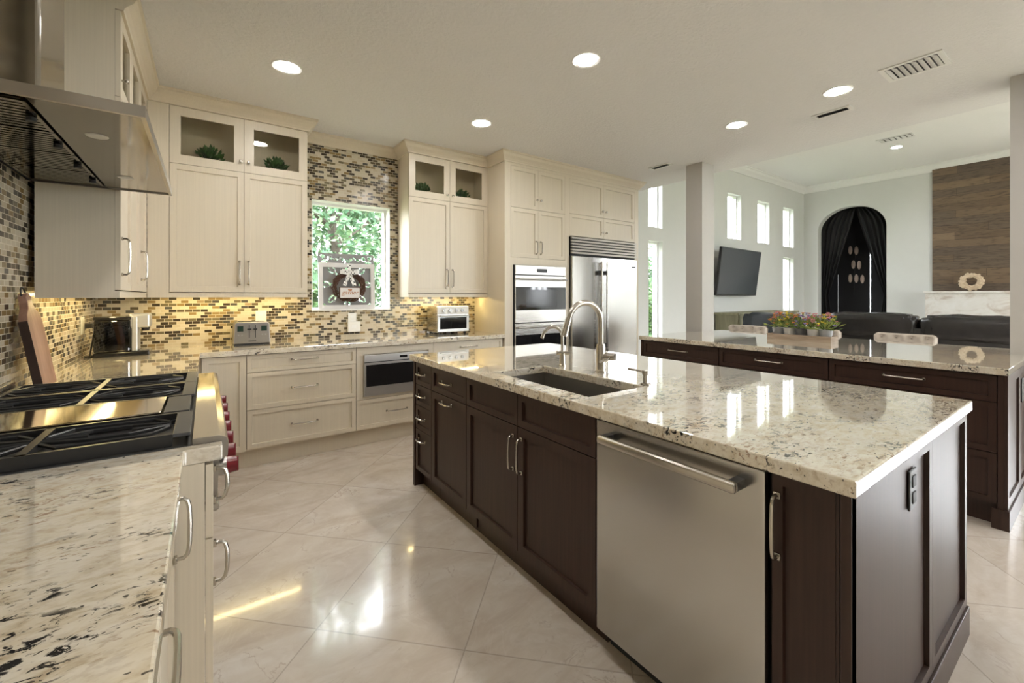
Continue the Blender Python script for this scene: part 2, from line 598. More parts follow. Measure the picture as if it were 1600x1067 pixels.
def tag(o, label, cat, group=None, kind=None):
    if label:
        o['label'] = label
    if cat:
        o['category'] = cat
    if group:
        o['group'] = group
    if kind:
        o['kind'] = kind
    return o


def thing(name, label, cat, loc=(0, 0, 0), rz=0.0, group=None, kind=None):
    o = bpy.data.objects.new(name, None)
    o.empty_display_size = .1
    COL.objects.link(o)
    o.location = loc
    o.rotation_euler = (0, 0, rz)
    return tag(o, label, cat, group, kind)


def struct(o, label=None):
    o['kind'] = 'structure'
    if label:
        o['label'] = label
    return o


def dup(root, loc, rz=None, label=None):
    r = root.copy()
    COL.objects.link(r)
    r.location = loc
    if rz is not None:
        r.rotation_euler = (0, 0, rz)
    if label:
        r['label'] = label
    for ch in list(root.children):
        c = ch.copy()
        COL.objects.link(c)
        c.parent = r
        for g in ch.children:
            d = g.copy()
            COL.objects.link(d)
            d.parent = c
    return r


# ------------------------------------------------------------------ the room
CE, CF = 2.875, 3.95          # kitchen and family-room ceilings
XW, YB = -.68, 4.47           # left wall, back wall
XN, YT, XA, YS = 4.832, 4.47, 11.842, -4.2
struct(MB().box(XW - .2, 13.4, YS - .2, YB + .2, -.12, 0).build('floor', 'floor'), 'polished cream marble floor laid diagonally')
struct(MB().box(XW - .2, 5.235, YS - .2, YB + .2, CE, CF + .16).build('ceiling', 'ceil'), 'textured white kitchen ceiling')
struct(MB().box(5.235, XA + .25, YS - .2, YT + .2, CF, CF + .16).build('ceiling_family', simple('smooth_white_ceiling', (.80, .80, .78), .8, 0, .02)), 'smooth white family room ceiling')
WIN1 = (.822, 1.584, 1.18, 2.25)
struct(MB().holes(XW - .2, XN, 0, CE, [WIN1], 1, YB, YB + .2).build('wall_back', 'tile_b'), 'mosaic tiled back wall')
struct(MB().box(XW - .2, XW, YS - .2, YB, 0, CE).build('wall_left', 'tile_l'), 'mosaic tiled range wall')
TW = [(5.897, 6.262, .35, 2.235), (5.897, 6.262, 2.46, 3.36), (8.341, 8.858, 2.46, 3.36), (9.549, 10.067, 2.46, 3.36), (10.747, 11.277, 2.46, 3.36), (10.747, 11.277, .35, 2.214)]
struct(MB().holes(XN, XA + .2, 0, CF, TW, 1, YT, YT + .2).build('wall_family', 'paint'), 'pale grey wall with tall narrow windows and the television')
SD = [(4.3, 8.0, 0, 2.75), (9.2, 10.0, .9, 2.1)]
ED = (-4.0, -.55, .77, 3.35)
struct(MB().holes(XW - .2, XA + .2, 0, CF, SD, 1, YS - .2, YS).build('wall_south', 'paint'))

# arched wall
yc, rx, zs, rz_ = 3.542, .633, 2.837, .517
mb = MB()
N = 28
arc = [(yc + rx * math.cos(PI * k / N), zs + rz_ * math.sin(PI * k / N)) for k in range(N + 1)]
for x in (XA, XA + .2):
    for (ya, za), (yb, zb) in zip(arc, arc[1:]):
        mb.b.faces.new([mb.b.verts.new((x, *p)) for p in ((ya, za), (yb, zb), (yb, CF), (ya, CF))])
    for y0, y1, z0, z1 in ((YS - .2, ED[0], 0, CF), (ED[0], ED[1], 0, ED[2]), (ED[0], ED[1], ED[3], CF), (ED[1], yc - rx, 0, CF), (yc + rx, YT + .2, 0, CF)):
        mb.b.faces.new([mb.b.verts.new((x, *p)) for p in ((y0, z0), (y1, z0), (y1, z1), (y0, z1))])
outl = [(yc + rx, 0), *arc, (yc - rx, 0)]
for a, b in zip(outl, outl[1:]):
    mb.b.faces.new([mb.b.verts.new(p) for p in ((XA, *a), (XA + .2, *a), (XA + .2, *b), (XA, *b))])
for a, b in (((ED[0], ED[2]), (ED[0], ED[3])), ((ED[0], ED[3]), (ED[1], ED[3])), ((ED[1], ED[3]), (ED[1], ED[2])), ((ED[1], ED[2]), (ED[0], ED[2]))):
    mb.b.faces.new([mb.b.verts.new(p) for p in ((XA, *a), (XA + .2, *a), (XA + .2, *b), (XA, *b))])
bmesh.ops.remove_doubles(mb.b, verts=mb.b.verts, dist=1e-4)
struct(mb.build('wall_right', 'paint'), 'grey wall with an arched opening')
# dark alcove behind the arch
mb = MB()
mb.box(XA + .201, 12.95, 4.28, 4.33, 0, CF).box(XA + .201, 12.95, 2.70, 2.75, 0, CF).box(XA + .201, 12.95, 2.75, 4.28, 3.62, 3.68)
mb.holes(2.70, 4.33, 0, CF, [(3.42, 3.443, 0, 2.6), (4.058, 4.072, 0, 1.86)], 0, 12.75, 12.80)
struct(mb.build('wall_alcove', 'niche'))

# pillars beside the long counter
struct(MB().box(4.675, 4.925, 2.805, 3.01, 0, CE).build('pillar', simple('greige_paint', (.50, .485, .46), .7, 0, .02)), 'square pillar at the far end of the long counter')  # wall paint with the west faces' shade mixed into its colour
struct(MB().box(4.66, 4.91, .25, .462, 0, CE).build('pillar', M['pillar'] if 'pillar' in M else simple('greige_paint', (.50, .485, .46), .7, 0, .02)), 'square pillar at the near end of the long counter')


def window(n, axis, u0, u1, z0, z1, a, depth_in, sill=False, mull=False):
    """axis: wall normal axis (1: wall along x, 0: wall along y); a: glass plane coordinate"""
    r = thing('window_%d' % n, None, None, kind='structure')
    f = .028
    mb = MB()
    t = .03

    def bx(m, p0, p1, q0, q1, b0, b1):
        if axis == 1:
            m.box(p0, p1, b0, b1, q0, q1)
        else:
            m.box(b0, b1, p0, p1, q0, q1)
    for p0, p1, q0, q1 in ((u0, u0 + f, z0, z1), (u1 - f, u1, z0, z1), (u0 + f, u1 - f, z0, z0 + f), (u0 + f, u1 - f, z1 - f, z1)):
        bx(mb, p0, p1, q0, q1, a - t, a + t)
    mb.build('window_frame', 'white', r)
    mb = MB()
    bx(mb, u0 + f, u1 - f, z0 + f, z1 - f, a - .003, a + .003)
    mb.build('glass_pane', 'glass', r)
    return r


w1 = window(1, 1, WIN1[0], WIN1[1], WIN1[2], WIN1[3], YB + .14, 0)
mb = MB().box(WIN1[0], WIN1[0] + .004, YB, YB + .11, WIN1[2], WIN1[3]).box(WIN1[1] - .004, WIN1[1], YB, YB + .11, WIN1[2], WIN1[3])
mb.box(WIN1[0], WIN1[1], YB, YB + .11, WIN1[3] - .004, WIN1[3]).box(WIN1[0] - .0, WIN1[1] + .0, YB - .012, YB + .11, WIN1[2] - .0, WIN1[2] + .014)
mb.build('window_reveal', 'white', w1)
for k, (a, b, c, d) in enumerate(TW):
    window(2 + k, 1, a, b, c, d, YT + .12, 0)
for k, (a, b, c, d) in enumerate(SD):
    r = thing('door_1' if k == 0 else 'window_10', ('sliding glass door', 'wide window')[k] + ' in the south wall', None, kind='structure')
    mb = MB()
    nP = 3
    wP = (b - a) / nP
    g = MB()
    for q in range(nP):
        x0, x1 = a + q * wP, a + (q + 1) * wP
        mb.ring(x0, x1, c, d, YS - .12 + .02 * (q % 2), .04, .05)
        g.box(x0 + .05, x1 - .05, YS - .103 + .02 * (q % 2), YS - .097 + .02 * (q % 2), c + .05, d - .05)
    mb.build('door_frame' if k == 0 else 'window_frame', 'white', r)
    g.build('glass_pane', 'glass', r)
    portal((a + b) / 2, YS - .22, (c + d) / 2, b - a, d - c, PI)
r = thing('window_9', 'wide window in the east wall', None, kind='structure')
mb, g = MB(), MB()
wP = (ED[1] - ED[0]) / 3
for q in range(3):
    y0, y1 = ED[0] + q * wP, ED[0] + (q + 1) * wP
    x0 = XA + .08 + .02 * (q % 2)
    for b_ in ((y0, y0 + .05, ED[2], ED[3]), (y1 - .05, y1, ED[2], ED[3]), (y0 + .05, y1 - .05, ED[2], ED[2] + .05), (y0 + .05, y1 - .05, ED[3] - .05, ED[3])):
        mb.box(x0, x0 + .04, *b_)
    g.box(x0 + .017, x0 + .023, y0 + .05, y1 - .05, ED[2] + .05, ED[3] - .05)
mb.build('window_frame', 'white', r)
g.build('glass_pane', 'glass', r)
portal(XA + .23, (ED[0] + ED[1]) / 2, (ED[2] + ED[3]) / 2, ED[1] - ED[0], ED[3] - ED[2], -PI / 2)
portal((WIN1[0] + WIN1[1]) / 2, YB + .22, (WIN1[2] + WIN1[3]) / 2, WIN1[1] - WIN1[0], WIN1[3] - WIN1[2], 0)
for a, b, c, d in TW:
    portal((a + b) / 2, YT + .22, (c + d) / 2, b - a, d - c, 0)

# baseboards and crown mouldings
struct(MB().box(XN, XA, YT - .015, YT, 0, .13).build('baseboard_family', 'white'))
struct(MB().box(XA - .015, XA, yc + rx, YT - .016, 0, .13).box(XA - .015, XA, 2.23, yc - rx, 0, .13).build('baseboard_right', 'white'))
CP = [(0, 0), (.012, 0), (.016, .012), (.030, .030), (.052, .052), (.064, .078), (.075, .084), (.075, .10), (0, .10)]


def crown_path(name, pts, zt, side, mat, size=1.0):
    """mitred crown moulding along a polyline of wall-face points; side=+1: profile grows to the left of travel"""
    mb = MB()
    n = len(pts)
    P = [Vector((p[0], p[1])) for p in pts]
    rings = []
    for i in range(n):
        d0 = (P[i] - P[i - 1]).normalized() if i else None
        d1 = (P[i + 1] - P[i]).normalized() if i < n - 1 else None
        nn = []
        for d in (d0, d1):
            if d is not None:
                nn.append(Vector((-d.y, d.x)) * side)
        if len(nn) == 2:
            m = nn[0] + nn[1]
            m = m / (1 + nn[0].dot(nn[1]))
        else:
            m = nn[0]
        rings.append([mb.b.verts.new((P[i].x + m.x * u * size, P[i].y + m.y * u * size, zt - .10 * size + v * size)) for u, v in CP])
    for A, B in zip(rings, rings[1:]):
        for k in range(len(CP)):
            mb.b.faces.new((A[k], A[(k + 1) % len(CP)], B[(k + 1) % len(CP)], B[k]))
    mb.b.faces.new(rings[0])
    mb.b.faces.new(list(reversed(rings[-1])))
    return struct(mb.build(name, mat))


YU, YTALL = 4.165, 3.83
crown_path('trim_1', [(-.355, 1.0 + 1.94), (-.355, YU), (.733, YU), (.733, YB), (1.672, YB), (1.672, YU), (2.616, YU), (2.616, YTALL), (4.83, YTALL), (4.83, YB)], CE, -1, 'cream')
crown_path('trim_2', [(5.24, YT), (XA, YT), (XA, YS)], CF, -1, 'white', 1.5)

# ------------------------------------------------------------------ outdoors
struct(MB().box(-40, 60, -60, 60, -.30, -.16).build('lawn', 'lawn'))


def tree(x, y, h, cr, n, label, mat, trunk=.12, low=.35, leafs=.16, branch=False, name='tree'):
    r = thing(name, label, 'tree' if name == 'tree' else 'shrub', (x, y, -.16))
    mb = MB()
    if name == 'tree':
        top = Vector((random.uniform(-.3, .3), random.uniform(-.2, .2), h * .8))
        mid = Vector((random.uniform(-.25, .25), random.uniform(-.2, .2), h * .45))
        mb.tube([(0, 0, 0), mid * .5, mid, (mid + top) / 2, top], trunk, 8, r_end=trunk * .4)
        for k in range(6):
            a = random.uniform(0, 2 * PI)
            s0 = mid + (top - mid) * random.uniform(0, .7)
            e = s0 + Vector((math.cos(a), math.sin(a), .5)) * cr * .8
            mb.tube([s0, (s0 + e) / 2 + Vector((0, 0, .15)), e], trunk * .45, 6, r_end=.02)
    else:
        for k in range(5):
            a = k * 1.3
            mb.tube([(0, 0, 0), (math.cos(a) * cr * .3, math.sin(a) * cr * .3, h * .6)], .02, 5)
    mb.build('trunk' if name == 'tree' else 'stem', 'bark2', r, True)
    mb = MB()
    blobs = []
    for k in range(14):
        a, q = random.uniform(0, 2 * PI), random.uniform(.1, .85)
        z = h * (low + (1 - low) * random.uniform(.1, .95))
        blobs.append((Vector((math.cos(a) * cr * q, math.sin(a) * cr * q, z)), random.uniform(.3, .55) * cr))
    for k in range(n):
        c, rr = random.choice(blobs)
        d = Vector((random.gauss(0, 1), random.gauss(0, 1), random.gauss(0, 1))).normalized()
        p = c + d * rr * random.uniform(.5, 1)
        mb.leaf(p, (d + Vector((random.uniform(-1, 1), random.uniform(-1, 1), random.uniform(-1, .3)))), leafs * random.uniform(.7, 1.3), leafs * .55)
    mb.build('foliage', mat, r)
    return r


tree(2.1, 9.6, 5.4, 2.2, 9000, 'leafy green tree closest outside the kitchen window', 'leafg', .16, .12)
tree(-2.6, 13.0, 6.0, 2.4, 5200, 'pale green tree standing further out beyond the kitchen window', 'leafg', .18, .1)
tree(5.2, 13.6, 6.5, 2.9, 9500, 'tall green tree outside the kitchen window, behind the leafy tree on its near side', 'leafg', .18, .06, .22)
tree(.9, 6.6, 1.5, .7, 2600, 'low bright green shrub outside below the kitchen window', 'leafd', low=.05, name='shrub')
tree(10.6, 8.1, 1.5, .8, 2400, 'bright green shrub outside the narrow window beside the refrigerator', 'leafd', low=.02, name='shrub')
tree(13.0, 10.2, 4.2, 1.4, 3600, 'pale tree outside the narrow window beside the refrigerator', 'leafg', .12, .2)
for k, y in enumerate((-5.6, -3.9, -2.2, -.4)):
    tree(15.4 + .2 * (k % 2), y * 1.45 + .3, 3.0, 1.1, 3600, ['shrub outside the east window, furthest south of the row', 'shrub outside the east window, second from the south end', 'shrub outside the east window, second from the north end', 'shrub outside the east window, furthest north of the row'][k], 'leafy', low=.02, leafs=.22, name='shrub')  # added row covers the bright outdoors to dim the refrigerator's reflection
tree(9.7, -8.2, 2.2, 1.2, 3200, 'tall shrub outside the south window of the family room', 'leafy', low=.02, leafs=.2, name='shrub')  # added to dim this window's reflection in the ovens
for k, (x, h) in enumerate(((-2.5, 3.2), (3.5, 3.6), (9.5, 3.3))):
    tree(x, -19 + k, h + 1, 2.2, 1600, ['round tree on the lawn south of the house, furthest west', 'round tree on the lawn south of the house, middle one', 'round tree on the lawn south of the house, furthest east'][k], 'leafd', .14, .15, .3)


# ------------------------------------------------------------------ hardware and cabinets
def pull_mb(mb, cx, cz, y, L, ver, out=.032, r=.0052):
    """arched pull with square feet on the front plane y, standing out towards -y"""
    prof = [(-L / 2, 0), (-L / 2, -out * .62), (-L / 2 + .007, -out * .86), (-L / 2 + .02, -out * .95), (-L / 4, -out), (0, -out * 1.03),
            (L / 4, -out), (L / 2 - .02, -out * .95), (L / 2 - .007, -out * .86), (L / 2, -out * .62), (L / 2, 0)]
    pts = [(cx, y + d, cz + a) if ver else (cx + a, y + d, cz) for a, d in prof]
    mb.tube(pts, r, 8)
    for s_ in (-1, 1):
        a, e = s_ * L / 2, .0085
        if ver:
            mb.box(cx - e, cx + e, y - .007, y, cz + a - e, cz + a + e, .0015, 1)
        else:
            mb.box(cx + a - e, cx + a + e, y - .007, y, cz - e, cz + e, .0015, 1)
    return mb


def knob_mb(mb, cx, cz, y):
    mb.cyl((cx, y, cz), (cx, y - .016, cz), .0055, 10)
    mb.box(cx - .011, cx + .011, y - .028, y - .014, cz - .011, cz + .011, .004, 2)
    return mb


def hardware(parent, h, y=0.0):
    if not h:
        return
    mb = MB()
    if h[0] == 'pull':
        pull_mb(mb, h[1], h[2], y, h[3], h[4] == 'v').build('handle', 'nickel', parent, True)
    else:
        knob_mb(mb, h[1], h[2], y).build('knob', 'nickel', parent, True)


def fronts(root, fr, mat, st=.06):
    if mat == 'cream':  # thin brown sheets behind the fronts paint shade into the gaps
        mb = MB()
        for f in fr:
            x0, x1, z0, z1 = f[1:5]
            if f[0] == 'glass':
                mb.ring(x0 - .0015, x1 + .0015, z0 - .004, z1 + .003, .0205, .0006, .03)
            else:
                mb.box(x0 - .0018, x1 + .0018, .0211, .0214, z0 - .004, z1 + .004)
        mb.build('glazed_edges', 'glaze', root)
    for f in fr:
        kind, x0, x1, z0, z1 = f[:5]
        h = f[5] if len(f) > 5 else None
        if kind == 'glass':
            o = MB().ring(x0, x1, z0, z1, 0, .021, f[6] if len(f) > 6 else .068).build('glass_door', mat, root)
            s_ = (f[6] if len(f) > 6 else .068)
            MB().box(x0 + s_ - .004, x1 - s_ + .004, .010, .014, z0 + s_ - .004, z1 - s_ + .004).build('glass_pane', 'cglass', o)
        else:
            nm = {'door': 'door', 'drawer': 'drawer', 'false': 'false_front', 'panel': 'panel'}[kind]
            s_ = f[6] if len(f) > 6 else st
            if kind == 'drawer' and len(f) <= 6:
                s_ = min(st, .048)
            o = MB().shaker(x0, x1, z0, z1, 0, .021, s_).build(nm, mat, root)
        hardware(o, h)


def cabinet(label, loc, rz, w, d, z0, z1, mat, fr, toe=.0, open_z=None, shelf=None, cat='cabinet', name='base_cabinet', group=None, back_toe=.065):
    r = thing(name, label, cat, loc, rz, group)
    mb = MB()
    zt = open_z if open_z else z1
    if zt > z0:
        mb.box(0, w, .0215, d, z0 + toe, zt + (.042 if open_z else 0))
    if open_z:
        t = .019
        zt += .042
        mb.box(0, t, .0215, d, zt, z1).box(w - t, w, .0215, d, zt, z1).box(t, w - t, .0215, d, z1 - t, z1).box(t, w - t, d - .012, d, zt, z1 - t)
    mb.build('body', mat, r)
    if toe:
        MB().box(.0, w, back_toe, max(d - .02, back_toe + .02), z0, z0 + toe).build('toe_kick', mat, r)
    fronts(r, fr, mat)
    return r


def faux_plant(x, y, z, label, seed, s=1.0):
    random.seed(seed)
    r = thing('faux_plant', label, 'plant', (x, y, z), 0, 'faux plants in the glass-fronted cabinets')
    MB().lathe([(0, 0), (.032 * s, 0), (.040 * s, .035 * s), (.036 * s, .035 * s), (0, .030 * s)], seg=14).build('pot', 'potd', r, True)
    mb = MB()
    for k in range(210):
        a, e = random.uniform(0, 2 * PI), random.uniform(.15, 1.5)
        d = Vector((math.cos(a) * math.cos(e), math.sin(a) * math.cos(e), math.sin(e)))
        p = Vector((0, 0, .045 * s)) + Vector((d.x, d.y, d.z * .9)) * random.uniform(.02, .070) * s
        mb.leaf(p, d + Vector((random.uniform(-.5, .5), random.uniform(-.5, .5), .5)), .036 * s * random.uniform(.7, 1.2), .020 * s)
    mb.build('leaves', 'plant', r)
    return r


GZ = 2.336   # bottom of the glass doors
g3 = .0015


def upper(label, loc, rz, w, glass, lower, d=.30, fill=(0, 0)):
    fr = []
    for x0, x1, h in glass:
        fr.append(('glass', x0 + g3, x1 - g3, GZ + g3, 2.772, h))
    for x0, x1, h in lower:
        fr.append(('door', x0 + g3, x1 - g3, 1.353, GZ - g3, h))
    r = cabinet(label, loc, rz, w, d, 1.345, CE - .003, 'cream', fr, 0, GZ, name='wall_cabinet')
    mb = MB().box(0, w, 0, .022, 2.775, CE - .004)
    if fill[0]:
        mb.box(0, fill[0] - g3, .002, .022, 1.345, 2.775)
    if fill[1]:
        mb.box(w - fill[1] + g3, w, .002, .022, 1.345, 2.775)
    mb.build('face_frame', 'cream', r)
    MB().box(0, w, .003, .028, 1.312, 1.345).box(0, .018, .028, d, 1.312, 1.345).box(w - .018, w, .028, d, 1.312, 1.345).build('light_rail', 'cream', r)
    return r


HP = .185
upper('cream wall cabinet left of the window with two glass-topped doors', (-.355, YU, 0), 0, 1.088,
      [(.127, .610, ('knob', .585, 2.418)), (.610, 1.088, ('knob', .640, 2.418))],
      [(.127, .610, ('pull', .578, 1.512, HP, 'v')), (.610, 1.088, ('pull', .641, 1.512, HP, 'v'))], fill=(.127, 0))
upper('cream wall cabinet over the toaster oven, between window and wall ovens', (1.672, YU, 0), 0, .943,
      [(.0, .461, ('knob', .425, 2.398)), (.461, .930, ('knob', .490, 2.398))],
      [(.0, .461, ('pull', .424, 1.512, HP, 'v')), (.461, .930, ('pull', .490, 1.512, HP, 'v'))], fill=(0, .013))
# range wall: local x runs towards the back wall
YL0 = 2.94
upper('cream wall cabinet between the range hood and the corner', (-.355, YL0, 0), PI / 2, YU - YL0 - .003,
      [(.005, .40, ('knob', .035, 2.43)), (.40, .80, None), (.80, 1.19, None)],
      [(.005, .40, ('pull', .040, 1.525, HP, 'v')), (.40, .80, None), (.80, 1.19, ('pull', .845, 1.525, HP, 'v'))], fill=(0, .032))
upper('cream wall cabinet on the near side of the range hood', (-.355, .30, 0), PI / 2, 1.05,  # out of view, added to block light and darken the chimney's reflection
      [(.005, .52, ('knob', .485, 2.43)), (.52, 1.04, ('knob', .555, 2.43))], [(.005, .52, ('pull', .48, 1.525, HP, 'v')), (.52, 1.04, ('pull', .56, 1.525, HP, 'v'))])
faux_plant(.03, 4.33, GZ + .0425, 'small green faux plant in the left glass door of the cabinet left of the window', 3, 1.3)
faux_plant(.50, 4.33, GZ + .0425, 'small green faux plant behind the glass with the lamp reflection, beside the window', 4, 1.3)
faux_plant(1.87, 4.31, GZ + .0425, 'small green faux plant in the glass-fronted cabinet just right of the window', 5, 1.15)
faux_plant(2.36, 4.33, GZ + .0425, 'small green faux plant in the glass-fronted cabinet next to the oven tower', 6, 1.15)

# under-cabinet light strips (lamps)
for x0, x1, y0, y1, lab in ((-.30, .70, 4.30, 4.33, 'warm light strip under the wall cabinet left of the window'), (1.72, 2.57, 4.30, 4.33, 'warm light strip under the wall cabinet over the toaster oven'), (-.55, -.52, 3.0, 4.1, 'warm light strip under the wall cabinet beside the hood')):
    r = thing('under_cabinet_light', lab, 'light', (x0, y0, 1.345), 0, 'under-cabinet light strips')
    MB().box(x0, x1, y0, y1, 1.333, 1.345).build('housing', 'white', r, wpos=(x0, y0, 1.345))
    MB().box(x0 + .003, x1 - .003, y0 + .003, y1 - .003, 1.329, 1.333).build('diffuser', 'led', r, wpos=(x0, y0, 1.345))

# base cabinets on the back wall
DB = YB - 3.854
ZB = .875
cabinet('cream corner base cabinet with a plain door beside the range', (-.066, 3.85, 0), 0, .318, DB, 0, ZB, 'cream', [('door', .04, .315, .14, .868, None)], .135)
cabinet('cream three-drawer base cabinet under the toaster', (.252, 3.85, 0), 0, .813, DB, 0, ZB, 'cream',
        [('drawer', .002, .811, .736, .868, ('pull', .404, .815, .19, 'h')), ('drawer', .002, .811, .450, .732, ('pull', .404, .593, .19, 'h')),
         ('drawer', .002, .811, .152, .446, ('pull', .404, .300, .19, 'h'))], .135)
r = cabinet('cream base cabinet holding the drawer microwave, one drawer below', (1.065, 3.85, 0), 0, .728, DB, 0, ZB, 'cream',
            [('drawer', .002, .726, .152, .410, ('pull', .364, .285, .19, 'h'))], .135)
MB().holes(.002, .726, .414, .868, [(.062, .678, .44, .808)], 1, 0, .021).build('face_frame', 'cream', r)
cabinet('cream base cabinet under the toaster oven with a top drawer', (1.793, 3.85, 0), 0, .82, DB, 0, ZB, 'cream',
        [('drawer', .002, .805, .736, .868, ('pull', .39, .812, .19, 'h')), ('door', .002, .402, .152, .732, ('pull', .36, .60, .15, 'v')), ('door', .404, .805, .152, .732, ('pull', .446, .60, .15, 'v'))], .135)

# drawer microwave
r = thing('drawer_microwave', 'stainless drawer microwave with black glass set in the cream base cabinets', 'microwave', (1.43, 3.84, .44))
MB().box(-.300, .300, -.012, .010, .0, .362, .003).build('front_panel', 'steelr', r)
MB().box(-.285, .285, -.017, -.0121, .085, .275, .002).build('glass_window', 'oglass', r)
MB().box(-.300, .300, -.020, -.0121, .296, .302).build('seam_strip', 'blackm', r)
MB().box(.02, .09, -.015, -.0121, .322, .342).build('display', 'black', r)

# tall oven cabinet and refrigerator surround
r = cabinet('tall cream cabinet holding the double wall oven, beside the toaster oven', (2.616, YTALL, 0), 0, .905, YB - YTALL - .002, 0, CE - .003, 'cream',
            [('door', .080, .459, 2.296, 2.744, ('knob', .432, 2.405)), ('door', .461, .866, 2.296, 2.744, ('knob', .490, 2.405)),
             ('door', .080, .459, 1.750, 2.292, ('pull', .428, 1.868, .14, 'v')), ('door', .461, .866, 1.750, 2.292, ('pull', .492, 1.868, .14, 'v')),
             ('drawer', .080, .866, .13, .36, ('pull', .47, .25, .19, 'h'))], .11, name='tall_cabinet')
MB().box(0, .078, 0, .0215, .11, CE - .004).box(.868, .905, 0, .0215, .11, CE - .004).box(.078, .868, 0, .0215, 2.746, CE - .004).holes(.078, .868, .365, 1.748, [(.108, .862, .385, 1.668)], 1, .0, .0215).build('face_frame', 'cream', r)
r = cabinet('cream overhead cabinet with four small doors above the refrigerator', (3.521, YTALL, 0), 0, 1.309, YB - YTALL - .002, 2.045, CE - .003, 'cream',
            [('door', .036, .624, 2.318, 2.735, ('knob', .592, 2.395)), ('door', .626, 1.225, 2.318, 2.735, ('knob', .66, 2.395)),
             ('door', .036, .624, 2.052, 2.314, ('knob', .592, 2.128)), ('door', .626, 1.225, 2.052, 2.314, ('knob', .66, 2.128))], 0, name='overhead_cabinet')
MB().box(0, .034, 0, .0215, 2.045, CE - .004).box(1.227, 1.309, 0, .0215, 2.045, CE - .004).box(.034, 1.227, 0, .0215, 2.737, CE - .004).build('face_frame', 'cream', r)
r = thing('refrigerator_surround', 'cream side panels framing the stainless refrigerator', 'panel', (4.175, YTALL, 0))
MB().box(3.523, 3.545, YTALL, YB - .002, 0, 2.044).build('side_panel', 'cream', r, wpos=(4.175, YTALL, 0))
MB().box(4.755, 4.83, YTALL, YB - .002, 0, 2.044).build('side_panel', 'cream', r, wpos=(4.175, YTALL, 0))

# double wall oven
r = thing('double_wall_oven', 'stainless double wall oven built into the tall cream cabinet', 'oven', (2.724, YTALL, .385))
MB().box(.003, .75, -.006, .02, .002, 1.28).build('body', 'blackm', r)
ctl = MB().box(.012, .744, -.030, -.0062, 1.176, 1.278, .002).build('control_panel', 'steel', r)
MB().box(.31, .46, -.0325, -.0301, 1.205, 1.245).build('display', 'black', ctl)
for nm, zb, zt in (('upper', .648, 1.165), ('lower', .010, .636)):
    dr = MB().holes(.012, .744, zb, zt, [(.014, .742, zb + .135, zt - .125)], 1, -.032, -.0062).build('oven_door', 'steel', r)
    MB().box(.014, .742, -.030, -.012, zb + .135, zt - .125).build('door_glass', 'oglass', dr)
    MB().box(.16, .60, -.0308, -.0301, zb + .165, zt - .155).build('inner_window', 'black', dr)
    MB().cyl((.03, -.075, zt - .040), (.726, -.075, zt - .040), .011, 14).box(.040, .058, -.075, -.0321, zt - .048, zt - .032).box(.698, .716, -.075, -.0321, zt - .048, zt - .032).build('handle', 'steel', dr, True)

# refrigerator
r = thing('refrigerator', 'wide built-in stainless refrigerator with louvred top grille', 'refrigerator', (3.553, YTALL, 0))
MB().box(.0, 1.195, .02, .60, .0, 2.04).box(0, 1.195, .0, .02, .0, .10).build('body', 'grey', r)
gr = MB().box(.008, 1.187, -.010, .019, 1.815, 2.038).build('grille', 'blackm', r)
for k in range(6):
    z = 1.832 + k * .0355
    MB().xf(Matrix.Identity(4)).prism([(-.045, z), (-.012, z + .004), (-.012, z + .026), (-.038, z + .024)], 0, .010, 1.185).build('louvre', 'steelr', gr)
for x0, x1, hx in ((.008, .496, .452), (.502, 1.187, .546)):
    dr = MB().box(x0, x1, -.045, .018, .11, 1.805, .004).build('fridge_door', 'steelv', r)
    MB().cyl((hx, -.105, .55), (hx, -.105, 1.75), .014, 14).build('handle', 'steel', dr, True)
    MB().box(hx - .012, hx + .012, -.10, -.0452, 1.585, 1.64).box(hx - .012, hx + .012, -.10, -.0452, .68, .735).build('handle_bracket', 'grey', dr)
MB().box(1.08, 1.155, -.0475, -.0452, 1.695, 1.718).build('badge', 'grey', r)

# ------------------------------------------------------------------ countertops
ZC0, ZC = .875, .915
mb = MB()
us, vs = [XW + .001, -.035, 2.612], [2.700, 3.820, YB - .001]
mb.cells(us, vs, lambda i, j: not (i == 1 and j == 0), 2, ZC0, ZC)
tag(mb.build('countertop', 'granite', bevel=.004), 'L-shaped speckled granite countertop under the toaster and coffee maker', 'countertop')
mb = MB()
mb.cells([XW + .001, -.046, .037], [-.9, 1.418, 1.462], lambda i, j: not (i == 1 and j == 0), 2, ZC0, ZC)
tag(mb.build('countertop', 'granite', bevel=.004), 'cream granite countertop with black specks in front of the gas range', 'countertop')

# base cabinets along the range wall: local x runs away from the camera
cabinet('cream base cabinet with pulls under the granite before the range', (-.066, -.9, 0), PI / 2, 2.318, .60, 0, ZB, 'cream',
        [('drawer', 1.30, 1.90, .70, .868, ('pull', 1.65, .80, .21, 'h')), ('door', 1.904, 2.312, .14, .868, ('pull', 2.27, .735, .15, 'v')),
         ('drawer', 1.30, 1.90, .43, .696, ('pull', 1.60, .60, .21, 'h')), ('drawer', 1.30, 1.90, .14, .426, ('pull', 1.60, .31, .21, 'h')),
         ('door', .0, .648, .14, .868, None), ('door', .652, 1.296, .14, .868, None)], .135)
r = thing('pull_out_cabinet', 'narrow cream pull-out cabinet with two pulls beside the range', 'cabinet', (.016, 1.420, 0), PI / 2)
MB().box(0, .042, .019, .66, .0, ZB).build('body', 'cream', r)
for z0, z1, pz in ((.670, .868, .805), (.14, .666, .702)):
    d_ = MB().box(.001, .041, 0, .0175, z0, z1, .0015).build('drawer', 'cream', r)
    hardware(d_, ('pull', .021, pz if z0 > .5 else .590, .085 if z0 > .5 else .105, 'v'))
cabinet('cream base cabinet between the range and the corner', (-.066, 2.703, 0), PI / 2, 1.146, .60, 0, ZB, 'cream',
        [('door', .005, .55, .14, .868, None), ('door', .554, 1.095, .14, .868, None)], .135)

